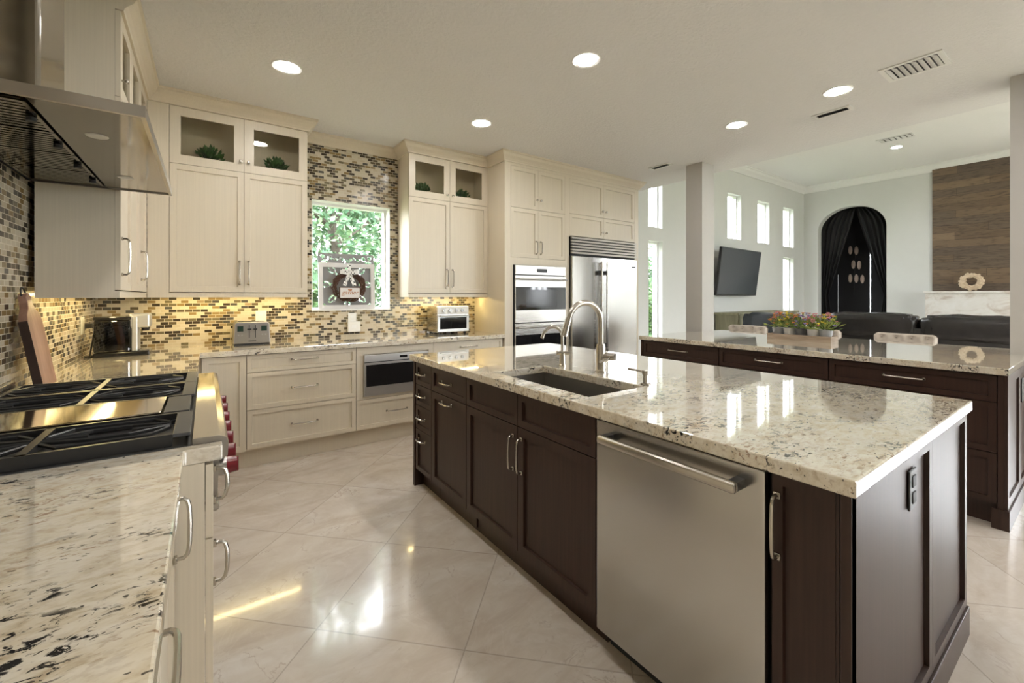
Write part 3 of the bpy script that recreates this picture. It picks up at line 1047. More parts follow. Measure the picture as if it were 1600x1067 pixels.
# ------------------------------------------------------------------ gas range
RY0, RY1 = 1.466, 2.696
r = thing('gas_range', 'wide stainless gas range with black grates, griddle and red knobs', 'range', (-.31, (RY0 + RY1) / 2, 0))
wp = tuple(r.location)
MB().box(XW + .004, -.032, RY0, RY1, .10, .900).box(-.60, -.05, RY0 + .01, RY1 - .01, 0, .10).build('body', 'steel', r, wpos=wp)
MB().box(XW + .004, -.030, RY0, RY1, .900, .912).build('burner_tray', 'grey', r, wpos=wp)
MB().box(XW + .004, -.655, RY0, RY1, .912, .962, .003).build('back_trim', 'steel', r, wpos=wp)
prof = [(-.030, .895), (-.030, .930), (.030, .930), (.046, .924), (.052, .908), (.050, .870), (.030, .860), (.026, .755), (-.030, .755)]
MB().prism(prof, 1, RY0 + .004, RY1 - .004).build('control_panel', 'steelp', r, wpos=wp)
for y in (RY0, RY1 - .004):
    MB().prism(prof, 1, y, y + .004).build('end_cap', 'sinkm', r, wpos=wp)
for k in range(2):
    y0, y1 = (RY0 + .01, 1.88) if k == 0 else (1.89, RY1 - .01)
    dr = MB().box(-.0315, -.012, y0, y1, .16, .74, .004).build('oven_door', 'steel', r, wpos=wp)
    MB().cyl((.022, y0 + .09, .69), (.022, y1 - .05, .69), .011, 12).box(-.012, .022, y0 + .10, y0 + .125, .68, .70).box(-.012, .022, y1 - .085, y1 - .06, .68, .70).build('handle', 'steel', dr, True, wpos=wp)
for k, y in enumerate((1.56, 1.70, 1.86, 2.02, 2.18, 2.36, 2.54)):
    kb = MB().frustum((.026, y, .812), (.050, y, .812), .027, .026, 20).build('knob_bezel', 'sinkm', r, True, wpos=wp)
    MB().frustum((.0502, y, .812), (.076, y, .812), .026, .023, 20).box(.070, .081, y - .006, y + .006, .790, .834, .002).build('knob', 'red', kb, True, wpos=wp)
ZG = .946


def grate(y0, y1, x0=-.640, x1=-.075):
    mb = MB()
    t = .013
    zt, zb = ZG, ZG - .020
    xm = (x0 + x1) / 2
    for y in (y0 + .008, y1 - .008):
        mb.box(x0, x1, y - t / 2, y + t / 2, zb - .012, zt)
    for x in (x0 + .008, xm):
        mb.box(x - t * .7, x + t * .7, y0, y1, zb, zt)
    for x in (x0 + .01, xm, x1 - .01):
        for y in (y0 + .01, y1 - .01):
            mb.box(x - .008, x + .008, y - .008, y + .008, .9122, zb)
    ym = (y0 + y1) / 2
    for xc in ((x0 + xm) / 2, (xm + x1) / 2):
        hw = (xm - x0) / 2
        for s in (-1, 1):
            for q, inner in ((.17, .30), (.33, .62)):
                yo = ym + s * (y1 - y0) * q
                pts = [(xc - hw + .012, ym + s * (y1 - y0) * q * .35, zt - .005), (xc - hw * inner, yo, zt - .005), (xc + hw * inner, yo, zt - .005), (xc + hw - .012, ym + s * (y1 - y0) * q * .35, zt - .005)]
                mb.tube(pts, .0058, 6)
        mb.tube([(xc - hw + .01, ym, zt - .006), (xc - .045, ym, zt - .006)], .006, 6)
        mb.tube([(xc + .045, ym, zt - .006), (xc + hw - .01, ym, zt - .006)], .006, 6)
    g = mb.build('grate', 'iron', r, wpos=wp)
    MB().box(x1, x1 + .040, y0, y1, ZG - .010, ZG, .002).build('grate_end_plate', 'grey', g, wpos=wp)
    for xc in ((x0 + xm) / 2, (xm + x1) / 2):
        MB().lathe([(0, .0), (.055, .0), (.052, .010), (.036, .012), (.034, .020), (0, .021)], (xc, ym, .9123), 20).build('burner', 'iron', r, True, wpos=wp)


grate(RY0 + .022, 1.765)
grate(2.062, 2.362)
grate(2.366, RY1 - .022)
gd = MB().box(-.620, -.118, 1.785, 2.045, .925, .949, .003).box(-.625, -.08, 1.778, 2.052, .9122, .925).build('griddle', 'steelp', r, wpos=wp)
MB().box(-.112, -.045, 1.785, 2.045, .9255, .946).build('grease_trough', 'grey', gd, wpos=wp)

# ------------------------------------------------------------------ range hood
HZ, HY0, HY1, HX = 1.855, 1.690, 2.925, -.148
r = thing('range_hood', 'polished stainless range hood with chimney over the gas range', 'range hood', (-.41, (HY0 + HY1) / 2, HZ))
wp = tuple(r.location)
mb = MB().box(XW + .002, HX, HY0, HY0 + .012, HZ, HZ + .030).box(XW + .002, HX, HY1 - .012, HY1, HZ, HZ + .030).box(HX - .012, HX, HY0 + .012, HY1 - .012, HZ, HZ + .030)
mb.box(XW + .002, HX, HY0, HY1, HZ + .030, HZ + .034)
mb.build('canopy', 'sinkm', r, wpos=wp)
pl = MB().box(-.40, HX - .012, HY0 + .012, HY1 - .012, HZ + .006, HZ + .012).build('light_panel', 'hoodsteel', r, wpos=wp)
for y in (2.0, 2.62):
    MB().frustum((-.30, y, HZ + .003), (-.30, y, HZ + .006), .028, .030, 20).build('hood_lamp', 'plas', pl, True, wpos=wp)
nF = 4
for k in range(nF):
    y0 = HY0 + .05 + k * (HY1 - HY0 - .10) / nF
    y1 = y0 + (HY1 - HY0 - .10) / nF - .008
    mb = MB().box(-.655, -.645, y0, y1, HZ - .001, HZ + .014).box(-.415, -.405, y0, y1, HZ - .001, HZ + .014).box(-.645, -.415, y0, y1, HZ + .014, HZ + .018)
    q = 10
    for j in range(q):
        ya = y0 + (j + .15) * (y1 - y0) / q
        mb.box(-.645, -.415, ya, ya + (y1 - y0) / q * .62, HZ + .001, HZ + .006)
    bf = mb.build('baffle_filter', 'hoodsteel', r, wpos=wp)
    MB().cyl((-.425, (y0 + y1) / 2, HZ - .002), (-.425, (y0 + y1) / 2, HZ - .014), .012, 12).build('filter_knob', 'blackm', bf, True, wpos=wp)
MB().box(XW + .012, -.665, HY0 + .02, HY1 - .02, HZ, HZ + .012).build('rear_gutter', 'blackm', r, wpos=wp)
MB().box(XW + .002, -.452, 2.085, 2.40, HZ + .034, CE - .002, .012, 3).build('chimney', 'chim', r, wpos=wp)

# ------------------------------------------------------------------ sink island
IX0, IX1, IY0, IY1 = 1.160, 2.430, .337, 2.882
SK = (1.262, 1.612, 1.246, 1.948)
tag(MB().holes(IX0, IX1, IY0, IY1, [SK], 2, ZC0, ZC).build('countertop', 'granite', bevel=.004), 'speckled granite island countertop with the undermount sink', 'countertop')
FX = 1.186
FY = 2.850          # far end of the fronts; local x = FY - y


def ix(y):
    return FY - y


DI = .60
ZI = .873
cabinet('dark wood cabinet of four small drawers at the far island corner', (FX, FY, 0), -PI / 2, ix(2.576), DI, .0, ZI, 'dark',
        [('drawer', .024, .272, .718, .866, ('pull', .132, .795, .10, 'h'), .042), ('drawer', .024, .272, .578, .714, ('pull', .132, .650, .10, 'h'), .042),
         ('drawer', .024, .272, .415, .574, ('pull', .132, .500, .10, 'h'), .042), ('drawer', .024, .272, .130, .411, ('pull', .132, .350, .10, 'h'), .042)], .125, name='island_cabinet')
cabinet('dark wood pull-out cabinet with a drawer, next to the four small drawers', (FX, 2.574, 0), -PI / 2, .456, DI, .0, ZI, 'dark',
        [('drawer', .002, .454, .716, .866, ('pull', .22, .795, .12, 'h')), ('door', .002, .454, .130, .712, ('pull', .22, .672, .12, 'h'))], .125, name='island_cabinet')
r = cabinet('dark wood sink base cabinet with two doors below the undermount sink', (FX, 2.116, 0), -PI / 2, .982, .055, .0, ZI, 'dark',
            [('false', .002, .483, .716, .866, None), ('false', .487, .980, .716, .866, None),
             ('door', .002, .483, .130, .712, ('pull', .452, .585, .155, 'v')), ('door', .487, .980, .130, .712, ('pull', .518, .585, .155, 'v'))], .125, name='island_cabinet')
MB().box(0, .018, .055, DI, .02, ZI).box(.964, .982, .055, DI, .02, ZI).box(.018, .964, .055, DI, .125, .143).build('carcass', 'dark', r)
# dishwasher
r = thing('dishwasher', 'stainless dishwasher with a bar handle in the dark island', 'dishwasher', (FX, 1.126, 0), -PI / 2)
MB().box(.0, .600, .030, .58, .10, ZI - .004).build('tub', 'blackm', r)
MB().box(.0, .600, .07, .55, 0, .10).build('toe_kick', 'blackm', r)
dd = MB().box(.006, .594, -.012, .029, .10, .868, .004).build('door', 'steelv', r)
MB().box(.062, .598 - .05, -.076, -.052, .806, .836, .009, 3).build('handle', 'nickel', dd, True)
MB().box(.066, .090, -.056, -.0125, .809, .833).box(.520, .544, -.056, -.0125, .809, .833).build('handle_bracket', 'grey', dd)
cabinet('narrow dark wood cabinet with one pull beside the dishwasher', (FX, .524, 0), -PI / 2, .129, DI, .0, ZI, 'dark',
        [('door', .004, .141, .130, .866, ('pull', .017, .738, .155, 'v'), .035)], .125, name='island_cabinet')
r = thing('island_end_panel', 'dark wood island end with two recessed panels and an outlet', 'panel', (FX, .374, 0))
MB().box(.002, 1.238, .002, .02, 0, ZI).build('backing', 'dark', r)
P1, P2 = (.0, .712), (.714, 1.238)
mb = MB().shaker(0, .712, .115, ZI, -.0225, .022, .052, .013)
mb.build('panel', 'dark', r)
MB().shaker(.714, 1.238, .115, ZI, -.0225, .022, .048, .013).build('panel', 'dark', r)
MB().box(-.0, 1.244, -.030, -.0005, 0, .112, .002).build('base_board', 'dark', r)
MB().box(-.002, .026, -.0225, -.001, .0, ZI).build('corner_post', 'dark', r)
ou = MB().box(.487, .560, -.017, -.0106, .692, .808, .003).build('outlet_plate', 'grey', r)
MB().box(.506, .541, -.0195, -.0172, .758, .790, .002).box(.506, .541, -.0195, -.0172, .710, .742, .002).build('socket', 'blackm', ou)
cabinet('dark wood cabinets forming the rear half of the sink island', (2.424, .398, 0), PI / 2, 2.450, .60, .0, ZI, 'dark',
        [('door', .002 + k * .612, .002 + k * .612 + .608, .13, .866, ('pull', .05 + k * .611, .72, .15, 'v')) for k in range(4)], .125, name='island_cabinet')
MBx = MB().box(FX + .0, 2.424, 2.8505, 2.872, 0, ZI).box(FX - .0, 2.424, 2.872, 2.880, 0, .13)
tag(MBx.build('island_end_panel', 'dark'), 'dark wood panel closing the far end of the sink island', 'panel')

# sink
r = thing('sink', 'rectangular stainless undermount sink in the island', 'sink', ((SK[0] + SK[1]) / 2, (SK[2] + SK[3]) / 2, ZC0))
wp = tuple(r.location)
t, zb = .008, .655
a, b, c, d = SK
mb = MB().box(a - .004 - t, a - .004, c - .012, d + .012, zb, ZC0 - .0005).box(b + .004, b + .004 + t, c - .012, d + .012, zb, ZC0 - .0005)
mb.box(a - .004, b + .004, c - .004 - t, c - .004, zb, ZC0 - .0005).box(a - .004, b + .004, d + .004, d + .004 + t, zb, ZC0 - .0005).box(a - .004, b + .004, c - .004, d + .004, zb, zb + t)
mb.build('basin', 'sinkm', r, wpos=wp)
MB().lathe([(0, .0005), (.040, .0005), (.045, .003), (.048, .0005)], ((a + b) / 2, (c + d) / 2, zb + t), 24).build('drain', 'steel', r, True, wpos=wp)


def faucet(label, x, y, h, reach, rad, dirv, big=True):
    r = thing('faucet', label, 'faucet', (x, y, ZC))
    MB().lathe([(0, 0), (rad * 2.1, 0), (rad * 2.1, .006), (rad * 1.75, .008), (rad * 1.7, .13 if big else .055), (rad * 1.5, .15 if big else .07), (0, .15 if big else .07)], seg=24).build('base', 'nickel', r, True)
    dx, dy = dirv
    R = reach / 2
    pts = [(0, 0, .10 if big else .06)]
    zt = h - R
    pts += [(0, 0, zt * .6), (0, 0, zt)]
    for k in range(1, 15):
        an = PI * k / 14 * .93
        q = R - R * math.cos(an)
        pts.append((dx * q, dy * q, zt + R * math.sin(an)))
    lx, ly, lz = pts[-1]
    px, py, pz = pts[-2]
    dv = Vector((lx - px, ly - py, lz - pz)).normalized()
    if big:
        MB().tube(pts, rad, 14).build('spout', 'nickel', r, True)
        e = Vector(pts[-1])
        MB().frustum(e, e + dv * .095, rad * 1.12, rad * 1.35, 18).build('spray_head', 'nickel', r, True)
    else:
        pts.append(tuple(Vector(pts[-1]) + dv * .02))
        MB().tube(pts, rad, 12).build('spout', 'nickel', r, True)
    return r


fc = faucet('tall brushed nickel gooseneck faucet behind the sink', 1.728, 1.616, .372, .205, .0155, (-.985, .17))
MB().cyl((.0, -.0, .085), (.0 + .03, -.072, .085), .020, 20).build('handle_body', 'nickel', fc, True)
MB().tube([(.018, -.050, .085), (-.03, -.075, .075), (-.075, -.060, .068)], .0062, 8).build('lever', 'nickel', fc, True)
ff = faucet('small brushed nickel filter faucet behind the sink corner', 1.705, 1.896, .228, .122, .0100, (-.94, .34), False)
MB().cyl((-.030, .02, .075), (.034, -.022, .075), .0125, 16).build('handle_body', 'nickel', ff, True)
MB().tube([(.030, -.020, .085), (.031, -.020, .155)], .0042, 8).build('lever', 'nickel', ff, True)
r = thing('soap_dispenser', 'small nickel soap dispenser beside the sink', 'soap dispenser', (1.643, 1.262, ZC))
MB().lathe([(0, 0), (.026, 0), (.026, .006), (.012, .010), (.011, .045), (.016, .048), (.016, .066), (0, .068)], seg=20).build('body', 'nickel', r, True)
MB().tube([(0, 0, .058), (-.03, .030, .066), (-.058, .055, .072)], .0055, 8).build('nozzle', 'nickel', r, True)

# ------------------------------------------------------------------ long counter (second island)
LX0, LX1, LY0, LY1 = 3.650, 5.075, .366, 2.889
mb = MB()
mb.cells([LX0, 4.655, 4.93, LX1], [LY0, .468, 2.800, LY1], lambda i, j: not (i >= 1 and j in (0, 2)), 2, ZC0, ZC)
tag(mb.build('countertop', 'granite', bevel=.004), 'long granite breakfast counter between the two pillars', 'countertop')
GX, GY = 3.682, 2.860


def gx(y):
    return GY - y


for lab, ya, yb_, three in (('dark wood cabinet of the long counter, furthest of its three drawer units', 2.860, 2.055, True),
                            ('dark wood cabinet in the middle of the long counter, under the flowers', 2.053, 1.232, True),
                            ('dark wood drawer cabinet at the near end of the long counter', 1.230, .412, True)):
    w = ya - yb_
    cabinet(lab, (GX, ya, 0), -PI / 2, w, .62, 0, ZI, 'dark',
            [('drawer', .003, w - .003, .716, .866, ('pull', w / 2, .800, .20, 'h')), ('drawer', .003, w - .003, .425, .712, ('pull', w / 2, .59, .20, 'h')),
             ('drawer', .003, w - .003, .135, .421, ('pull', w / 2, .30, .20, 'h'))], .13, name='island_cabinet', group='drawer units of the long counter')
for lab, y0, sgn in (('dark wood paneled end of the long counter near the camera', .384, -1), ('dark wood paneled end of the long counter beside the far pillar', 2.866, 1)):
    r = thing('counter_end_panel', lab, 'panel', (GX - .006, y0, 0))
    ex = 4.645 - GX
    a0, a1 = (0, .026) if sgn < 0 else (-.004, .018)
    MB().box(0, ex, a0, a1, 0, ZI).build('backing', 'dark', r)
    if sgn < 0:
        MB().shaker(0, .50, .115, ZI, -.0125, .012, .075, .010).build('panel', 'dark', r)
        MB().shaker(.502, ex, .115, ZI, -.0125, .012, .06, .010).build('panel', 'dark', r)
        MB().box(-.012, ex, -.020, -.0005, 0, .112).box(-.012, .0, -.0005, .050, 0, .112).build('base_board', 'dark', r)
        MB().box(.53, .60, -.019, -.0126, .65, .80, .003).build('outlet_plate', 'grey', r)
tag(MB().box(4.303, 4.33, .412, 2.86, 0, ZI).build('counter_back_panel', 'dark'), 'dark wood back panel under the seating side of the long counter', 'panel')

# planter and flower pots
r = thing('planter_tray', 'weathered wooden tray under five flower pots on the long counter', 'tray', (4.50, 1.72, ZC))
MB().box(-.075, .075, -.25, .25, .002, .014).build('bottom', 'crate', r)
MB().box(-.085, -.073, -.26, .26, .0, .052).box(.073, .085, -.26, .26, .0, .052).box(-.073, .073, -.26, -.248, .0, .052).box(-.073, .073, .248, .26, .0, .052).build('side_boards', 'crate', r)
pots = [(.196, 'zinc', 'fl_o', 'grey pot of orange and yellow flowers at the far end of the tray'), (.098, 'potw', 'fl_y', 'white pot of yellow flowers, second from the far end of the tray'),
        (.0, 'potd', 'fl_p', 'charcoal pot of purple and orange flowers in the middle of the tray'), (-.098, 'potw', 'fl_k', 'white pot of pink flowers beside the charcoal pot'),
        (-.196, 'zinc', 'fl_y', 'grey pot of trailing yellow flowers at the near end of the tray')]
for k, (dy, pm, fm, lab) in enumerate(pots):
    random.seed(40 + k)
    r = thing('flower_pot', lab, 'flower pot', (4.50, 1.72 + dy, ZC + .0145), 0, 'flower pots on the wooden tray')
    MB().lathe([(0, 0), (.040, 0), (.050, .085), (.053, .092), (.048, .092), (.045, .080), (0, .080)], seg=20).build('pot', pm, r, True)
    if pm == 'potw':
        MB().ball((0, .053, .075), .007).ball((0, -.053, .075), .007).build('ear_handles', pm, r, True)
    mb = MB()
    for j in range(130):
        an, e = random.uniform(0, 2 * PI), random.uniform(.15, 1.45)
        d = Vector((math.cos(an) * math.cos(e), math.sin(an) * math.cos(e) * 1.1, math.sin(e)))
        mb.leaf(Vector((0, 0, .085)) + d * random.uniform(.02, .115), d, .05, .014)
    mb.build('leaves', 'herb', r)
    cols = [fm, random.choice(['fl_o', 'fl_y', 'fl_k']), 'fl_p']
    for ci, cm in enumerate(cols):
        mb = MB()
        for j in range((16, 9, 6)[ci]):
            an, e = random.uniform(0, 2 * PI), random.uniform(.35, 1.5)
            rr = random.uniform(.09, .155)
            p = Vector((math.cos(an) * math.cos(e) * rr * .75, math.sin(an) * math.cos(e) * rr * .75, .09 + math.sin(e) * rr))
            for q in range(6):
                aa = q * PI / 3
                mb.leaf(p, Vector((math.cos(aa), math.sin(aa), .5)), .017, .012)
            mb.ball(p, .006, u=6, v=4)
        mb.build('blossoms', cm, r)


# tufted dining chairs
def tufted_chair(label, x, y):
    r = thing('dining_chair', label, 'chair', (x, y, 0), 0, 'tufted chairs along the long counter')
    w, h, t = .46, .42, .085
    z0 = .545
    mb = MB()
    nu, nv = 56, 36
    front = []
    for j in range(nv + 1):
        row = []
        for i in range(nu + 1):
            u, v = i / nu * 2 - 1, j / nv
            yy = u * w / 2 * (1 - .04 * (1 - v))
            zz = z0 + v * h - .028 * max(0, (abs(u) - .84) / .16) ** 2 * v ** 6
            ed = min(1, (1 - abs(u)) * 6, (1 - v) * 5 + .0)
            bul = math.sqrt(max(0, 1 - (1 - max(0, ed)) ** 2))
            dim = 0
            for bu in (-.72, -.24, .24, .72):
                dim += math.exp(-((u - bu) ** 2 / .016 + (v - .915) ** 2 / .004))
            for bu in (-.48, 0, .48):
                dim += math.exp(-((u - bu) ** 2 / .016 + (v - .60) ** 2 / .012))
            row.append((yy, zz, t / 2 * bul - .034 * min(1, dim)))
        front.append(row)
    for sgn in (-1, 1):
        V = [[mb.b.verts.new((sgn * (p[2] if sgn < 0 else max(p[2], t * .3)) + .02 * 0, p[0], p[1])) for p in row] for row in front]
        for j in range(nv):
            for i in range(nu):
                mb.b.faces.new((V[j][i], V[j][i + 1], V[j + 1][i + 1], V[j + 1][i]))
    bmesh.ops.remove_doubles(mb.b, verts=mb.b.verts, dist=.0008)
    mb.build('backrest', 'tuft', r, True)
    mb = MB()
    for bu in (-.72, -.24, .24, .72):
        mb.ball((-.014, bu * w / 2, z0 + .915 * h), .009, (.6, 1, 1))
    mb.build('tuft_buttons', 'tuft', r, True)
    MB().box(-.46, .03, -.23, .23, .42, .53, .035, 3).build('seat', 'tuft', r, True)
    for sx in (-.42, .0):
        for sy in (-.19, .19):
            MB().frustum((sx, sy, 0), (sx, sy, .42), .014, .021, 10).build('leg', 'dark', r, True)
    return r


tufted_chair('beige tufted chair behind the long counter, next to the far pillar', 5.42, 2.66)
tufted_chair('beige tufted chair behind the long counter, half hidden by the flower pots', 5.42, 1.93)
tufted_chair('beige tufted chair behind the long counter in front of the black sofa', 5.42, 1.20)

# ------------------------------------------------------------------ family room
# television
r = thing('television', 'black flat television on the wall between tall narrow windows', 'television', (8.29, 4.225, 1.774))
r.rotation_euler = (math.radians(7), 0, math.radians(3))
MB().box(-.815, .815, -.025, .025, -.44, .44, .006).build('casing', 'blackm', r)
MB().box(-.798, .798, -.0275, -.0252, -.415, .425).build('screen', 'screen', r)
MB().box(-.16, .16, .025, .190, -.15, .15).build('wall_mount', 'blackm', r)

# distressed console
r = thing('media_console', 'distressed green wooden console under the television', 'console', (9.05, 4.21, 0))
MB().box(-1.22, 1.22, -.20, .22, .08, .98).build('body', 'distress', r)
MB().box(-1.26, 1.26, -.235, .225, .98, 1.02, .006).build('top', 'distress', r)
for k in range(4):
    x0 = -1.20 + k * .60
    d_ = MB().shaker(x0 + .01, x0 + .59, .12, .96, -.222, .021, .07).build('door', 'distress', r)
    MB().box(x0 + (.54 if k % 2 == 0 else .04), x0 + (.56 if k % 2 == 0 else .06), -.238, -.2225, .74, .88).build('handle', 'iron', d_)
for sx in (-1.15, 1.15):
    for sy in (-.15, .17):
        MB().box(sx - .04, sx + .04, sy - .03, sy + .03, 0, .08).build('foot', 'distress', r)


def cushion(cx, cy, cz, sx, sy, sz, seed, crease=.016, ex=.46):
    """puffy leather cushion with pleats"""
    mb = MB()
    bmesh.ops.create_uvsphere(mb.b, u_segments=56, v_segments=28, radius=1)

    def se(v):
        return math.copysign(abs(v) ** ex, v)
    for v in mb.b.verts:
        p = v.co.normalized()
        q = Vector((se(p.x), se(p.y), se(p.z)))
        k = max(abs(q.x), abs(q.y), abs(q.z))
        n1 = noise.noise(Vector((p.x * 1.5 + seed, p.y * 11 + p.z * 2.5, p.z * 1.5)))
        n2 = noise.noise(Vector((p.x * 3, p.y * 5 + seed, p.z * 3)))
        q = q * (1 + (n1 * crease + n2 * crease * .7) / .12)
        v.co = Vector((cx + q.x * sx / 2, cy + q.y * sy / 2, cz + q.z * sz / 2))
    return mb


r = thing('sofa', 'black leather sofa with two puffy back cushions, seen from behind', 'sofa', (9.80, 1.92, 0))
MB().box(-.34, -.10, -1.36, 1.36, .0, .80, .03, 3).build('back_frame', 'leather', r, True)
MB().box(-.10, .66, -1.36, 1.36, .06, .44, .03, 3).build('seat_base', 'leather', r, True)
for s_, sd in ((.68, 1), (-.68, 2)):
    cushion(-.20, s_, .825, .40, 1.35, .42, sd, .009).build('back_cushion', 'leather', r, True)
    MB().box(-.06, .66, s_ - .66, s_ + .66, .44, .58, .05, 3).build('seat_cushion', 'leather', r, True)
for s_ in (-1, 1):
    MB().box(-.30, .66, s_ * 1.37 - .12, s_ * 1.37 + .12, .06, .62, .05, 3).build('armrest', 'leather', r, True)
r = thing('armchair', 'blue-black leather armchair in front of the green console', 'armchair', (7.95, 3.42, 0))
MB().box(-.30, -.08, -.40, .40, .0, .82, .03, 3).build('back_frame', 'bleather', r, True)
cushion(-.16, 0, .85, .38, .86, .40, 5, .011).build('back_cushion', 'bleather', r, True)
MB().box(-.08, .45, -.34, .34, .06, .48, .03, 3).build('seat', 'bleather', r, True)
for s_ in (-1, 1):
    MB().box(-.25, .45, s_ * .37 - .06, s_ * .37 + .06, .06, .62, .04, 3).build('armrest', 'bleather', r, True)

# fireplace wall
tag(MB().box(11.43, XA - .002, -.16, 2.219, 0, 1.38).box(11.40, XA - .002, -.18, 2.24, 1.38, 1.418, .004).build('fireplace_mantel', 'stone'), 'white travertine fireplace mantel below the wood plank wall', 'mantel')
tag(MB().box(XA - .04, XA - .002, -.14, 2.19, 1.419, CF - .002).build('plank_panel', 'planks'), 'brown reclaimed wood plank panel above the mantel', 'wall panel')
r = thing('mantel_wreath', 'cream wreath of wood slices standing on the mantel', 'wreath', (11.65, 1.625, 1.419))
mb = MB()
random.seed(9)
for k in range(150):
    a = random.uniform(0, 2 * PI)
    rr = random.uniform(.084, .160)
    p = Vector((random.uniform(-.034, .027), math.cos(a) * rr, .176 + math.sin(a) * rr))
    d = Vector((-1, random.uniform(-.6, .6), random.uniform(-.6, .6))).normalized()
    mb.frustum(p, p + d * .016, .021, .018, 8)
mb.build('wood_slices', 'cork', r)
mb = MB()
mb.tube([(0, math.cos(2 * PI * k / 24) * .122, .176 + math.sin(2 * PI * k / 24) * .122) for k in range(24)], .035, 8, closed=True)
mb.build('ring', 'cork', r, True)


# black curtains in the arch
def curtain(label, side):
    o_ = thing('curtain', label, 'curtain', (XA + .31, yc + side * .25, 0))
    mb = MB()
    nz, nw = 40, 46
    R1, R2 = [], []
    for j in range(nz + 1):
        z = .02 + (3.33 - .02) * j / nz
        zr = (z - zs) / rz_
        half = rx + .07 if z < zs else max(.03, (rx + .07) * math.sqrt(max(0, 1 - (zr / 1.12) ** 2)))
        outer = side * half
        f = min(1, max(0, (3.30 - z) / 1.96))
        inner = side * (rx * (.02 + .80 * f ** 1.05))
        if z < 1.36:
            inner = side * rx * (.82 - .16 * min(1, (1.36 - z) / .8))
        row1, row2 = [], []
        for i in range(nw + 1):
            u = i / nw
            y = yc + outer + (inner - outer) * u
            if side * inner > side * outer - .01:
                y = yc + outer - side * .01 * u
            x = XA + .31 + .028 * math.sin(u * 36 + side) + .012 * math.sin(u * 15 + z * 1.5) + .02 * u
            row1.append(mb.b.verts.new((x, y, z)))
            row2.append(mb.b.verts.new((x + .006, y, z)))
        R1.append(row1)
        R2.append(row2)
    for R in (R1, R2):
        for j in range(nz):
            for i in range(nw):
                mb.b.faces.new((R[j][i], R[j][i + 1], R[j + 1][i + 1], R[j + 1][i]))
    for j in range(nz):
        for i in (0, nw):
            mb.b.faces.new((R1[j][i], R2[j][i], R2[j + 1][i], R1[j + 1][i]))
    mb.build('fabric', 'curtain', o_, True, wpos=tuple(o_.location))


curtain('black curtain drawn aside in the arch, on the window wall side', 1)
curtain('black curtain drawn aside in the arch, on the plank wall side', -1)
HG = (12.49, 3.63, 1.70)
r = thing('wall_hanging', 'garland of seven pale oval discs in the dark arch', 'wall hanging', HG)
MB().tube([(0, .04, -.34), (0, .0, 1.0)], .005, 6).build('cord', 'blackm', r)
for y, z in ((3.738, 2.417), (3.619, 2.397), (3.677, 2.072), (3.565, 2.054), (3.738, 1.747), (3.619, 1.740), (3.505, 1.72)):
    MB().ball((12.49, y, z), .5, (.027, .081, .203), 16, 10).build('oval_disc', 'pinkish', r, True, wpos=HG)

# ------------------------------------------------------------------ ceiling fixtures
LFX, LFY = 9.93, 2.30
DL = [(.446, 3.273, CE, 'round downlight in the kitchen ceiling above the corner by the hood'), (2.018, 3.328, CE, 'round downlight in the kitchen ceiling in front of the oven tower cabinets'),
      (2.04, 2.038, CE, 'round downlight in the kitchen ceiling above the sink island'), (3.926, 2.022, CE, 'round downlight above the middle of the long counter'),
      (3.903, 1.246, CE, 'round downlight above the near half of the long counter, by the slim vent'), (LFX, LFY, CF, 'round downlight in the family room ceiling'),
      (.446, 2.03, CE, None), (.446, .80, CE, None), (2.04, .75, CE, None), (9.4, -.9, CF, None), (2.04, -.9, CE, None), (3.9, -.6, CE, None)]  # unseen lamps: the first continues the visible grid, the others added for light
for x, y, z, lab in DL:
    r = thing('downlight', lab or 'round downlight in the ceiling behind the viewer', 'light', (x, y, z), 0, 'recessed ceiling lights')
    MB().lathe([(.068, -.002), (.090, -.006), (.094, 0), (.068, 0)], seg=32).build('trim_ring', 'white', r, True)
    MB().lathe([(0, -.004), (.068, -.004), (.068, -.001), (0, -.001)], seg=32).build('lens', 'lamp', r, True)


def vent(label, x, y, z, lx, ly, n, slat_axis, mat='white', slat_mat=None):
    r = thing('ceiling_vent', label, 'vent', (x, y, z))
    fr = .028
    MB().holes(-lx / 2, lx / 2, -ly / 2, ly / 2, [(-lx / 2 + fr, lx / 2 - fr, -ly / 2 + fr, ly / 2 - fr)], 2, -.008, 0).build('frame', mat, r)
    MB().box(-lx / 2 + fr, lx / 2 - fr, -ly / 2 + fr, ly / 2 - fr, -.0035, -.0008).build('duct_opening', 'grey', r)
    mb = MB()
    for k in range(n):
        if slat_axis == 'x':
            c = -ly / 2 + fr + (k + .5) * (ly - 2 * fr) / n
            w = (ly - 2 * fr) / n * .46
            mb.prism([(c - w, -.016), (c - w + .004, -.016), (c + w, -.004), (c + w - .004, -.004)], 0, -lx / 2 + fr, lx / 2 - fr)
        else:
            c = -lx / 2 + fr + (k + .5) * (lx - 2 * fr) / n
            w = (lx - 2 * fr) / n * .46
            mb.prism([(c - w, -.016), (c - w + .004, -.016), (c + w, -.004), (c + w - .004, -.004)], 1, -ly / 2 + fr, ly / 2 - fr)
    mb.build('slats', slat_mat or mat, r)


vent('square louvred vent in the kitchen ceiling, largest of the vents', 3.91, .815, CE, .27, .32, 8, 'x')
vent('slim dark slot vent in the kitchen ceiling near the family room', 4.315, 1.415, CE, .12, .27, 2, 'y', slat_mat='grey')
vent('slim slot vent in the kitchen ceiling near the refrigerator', 4.43, 3.185, CE, .12, .27, 2, 'y', slat_mat='grey')
vent('small louvred vent in the family room ceiling beside its downlight', 9.35, 2.18, CF, .24, .46, 6, 'x')

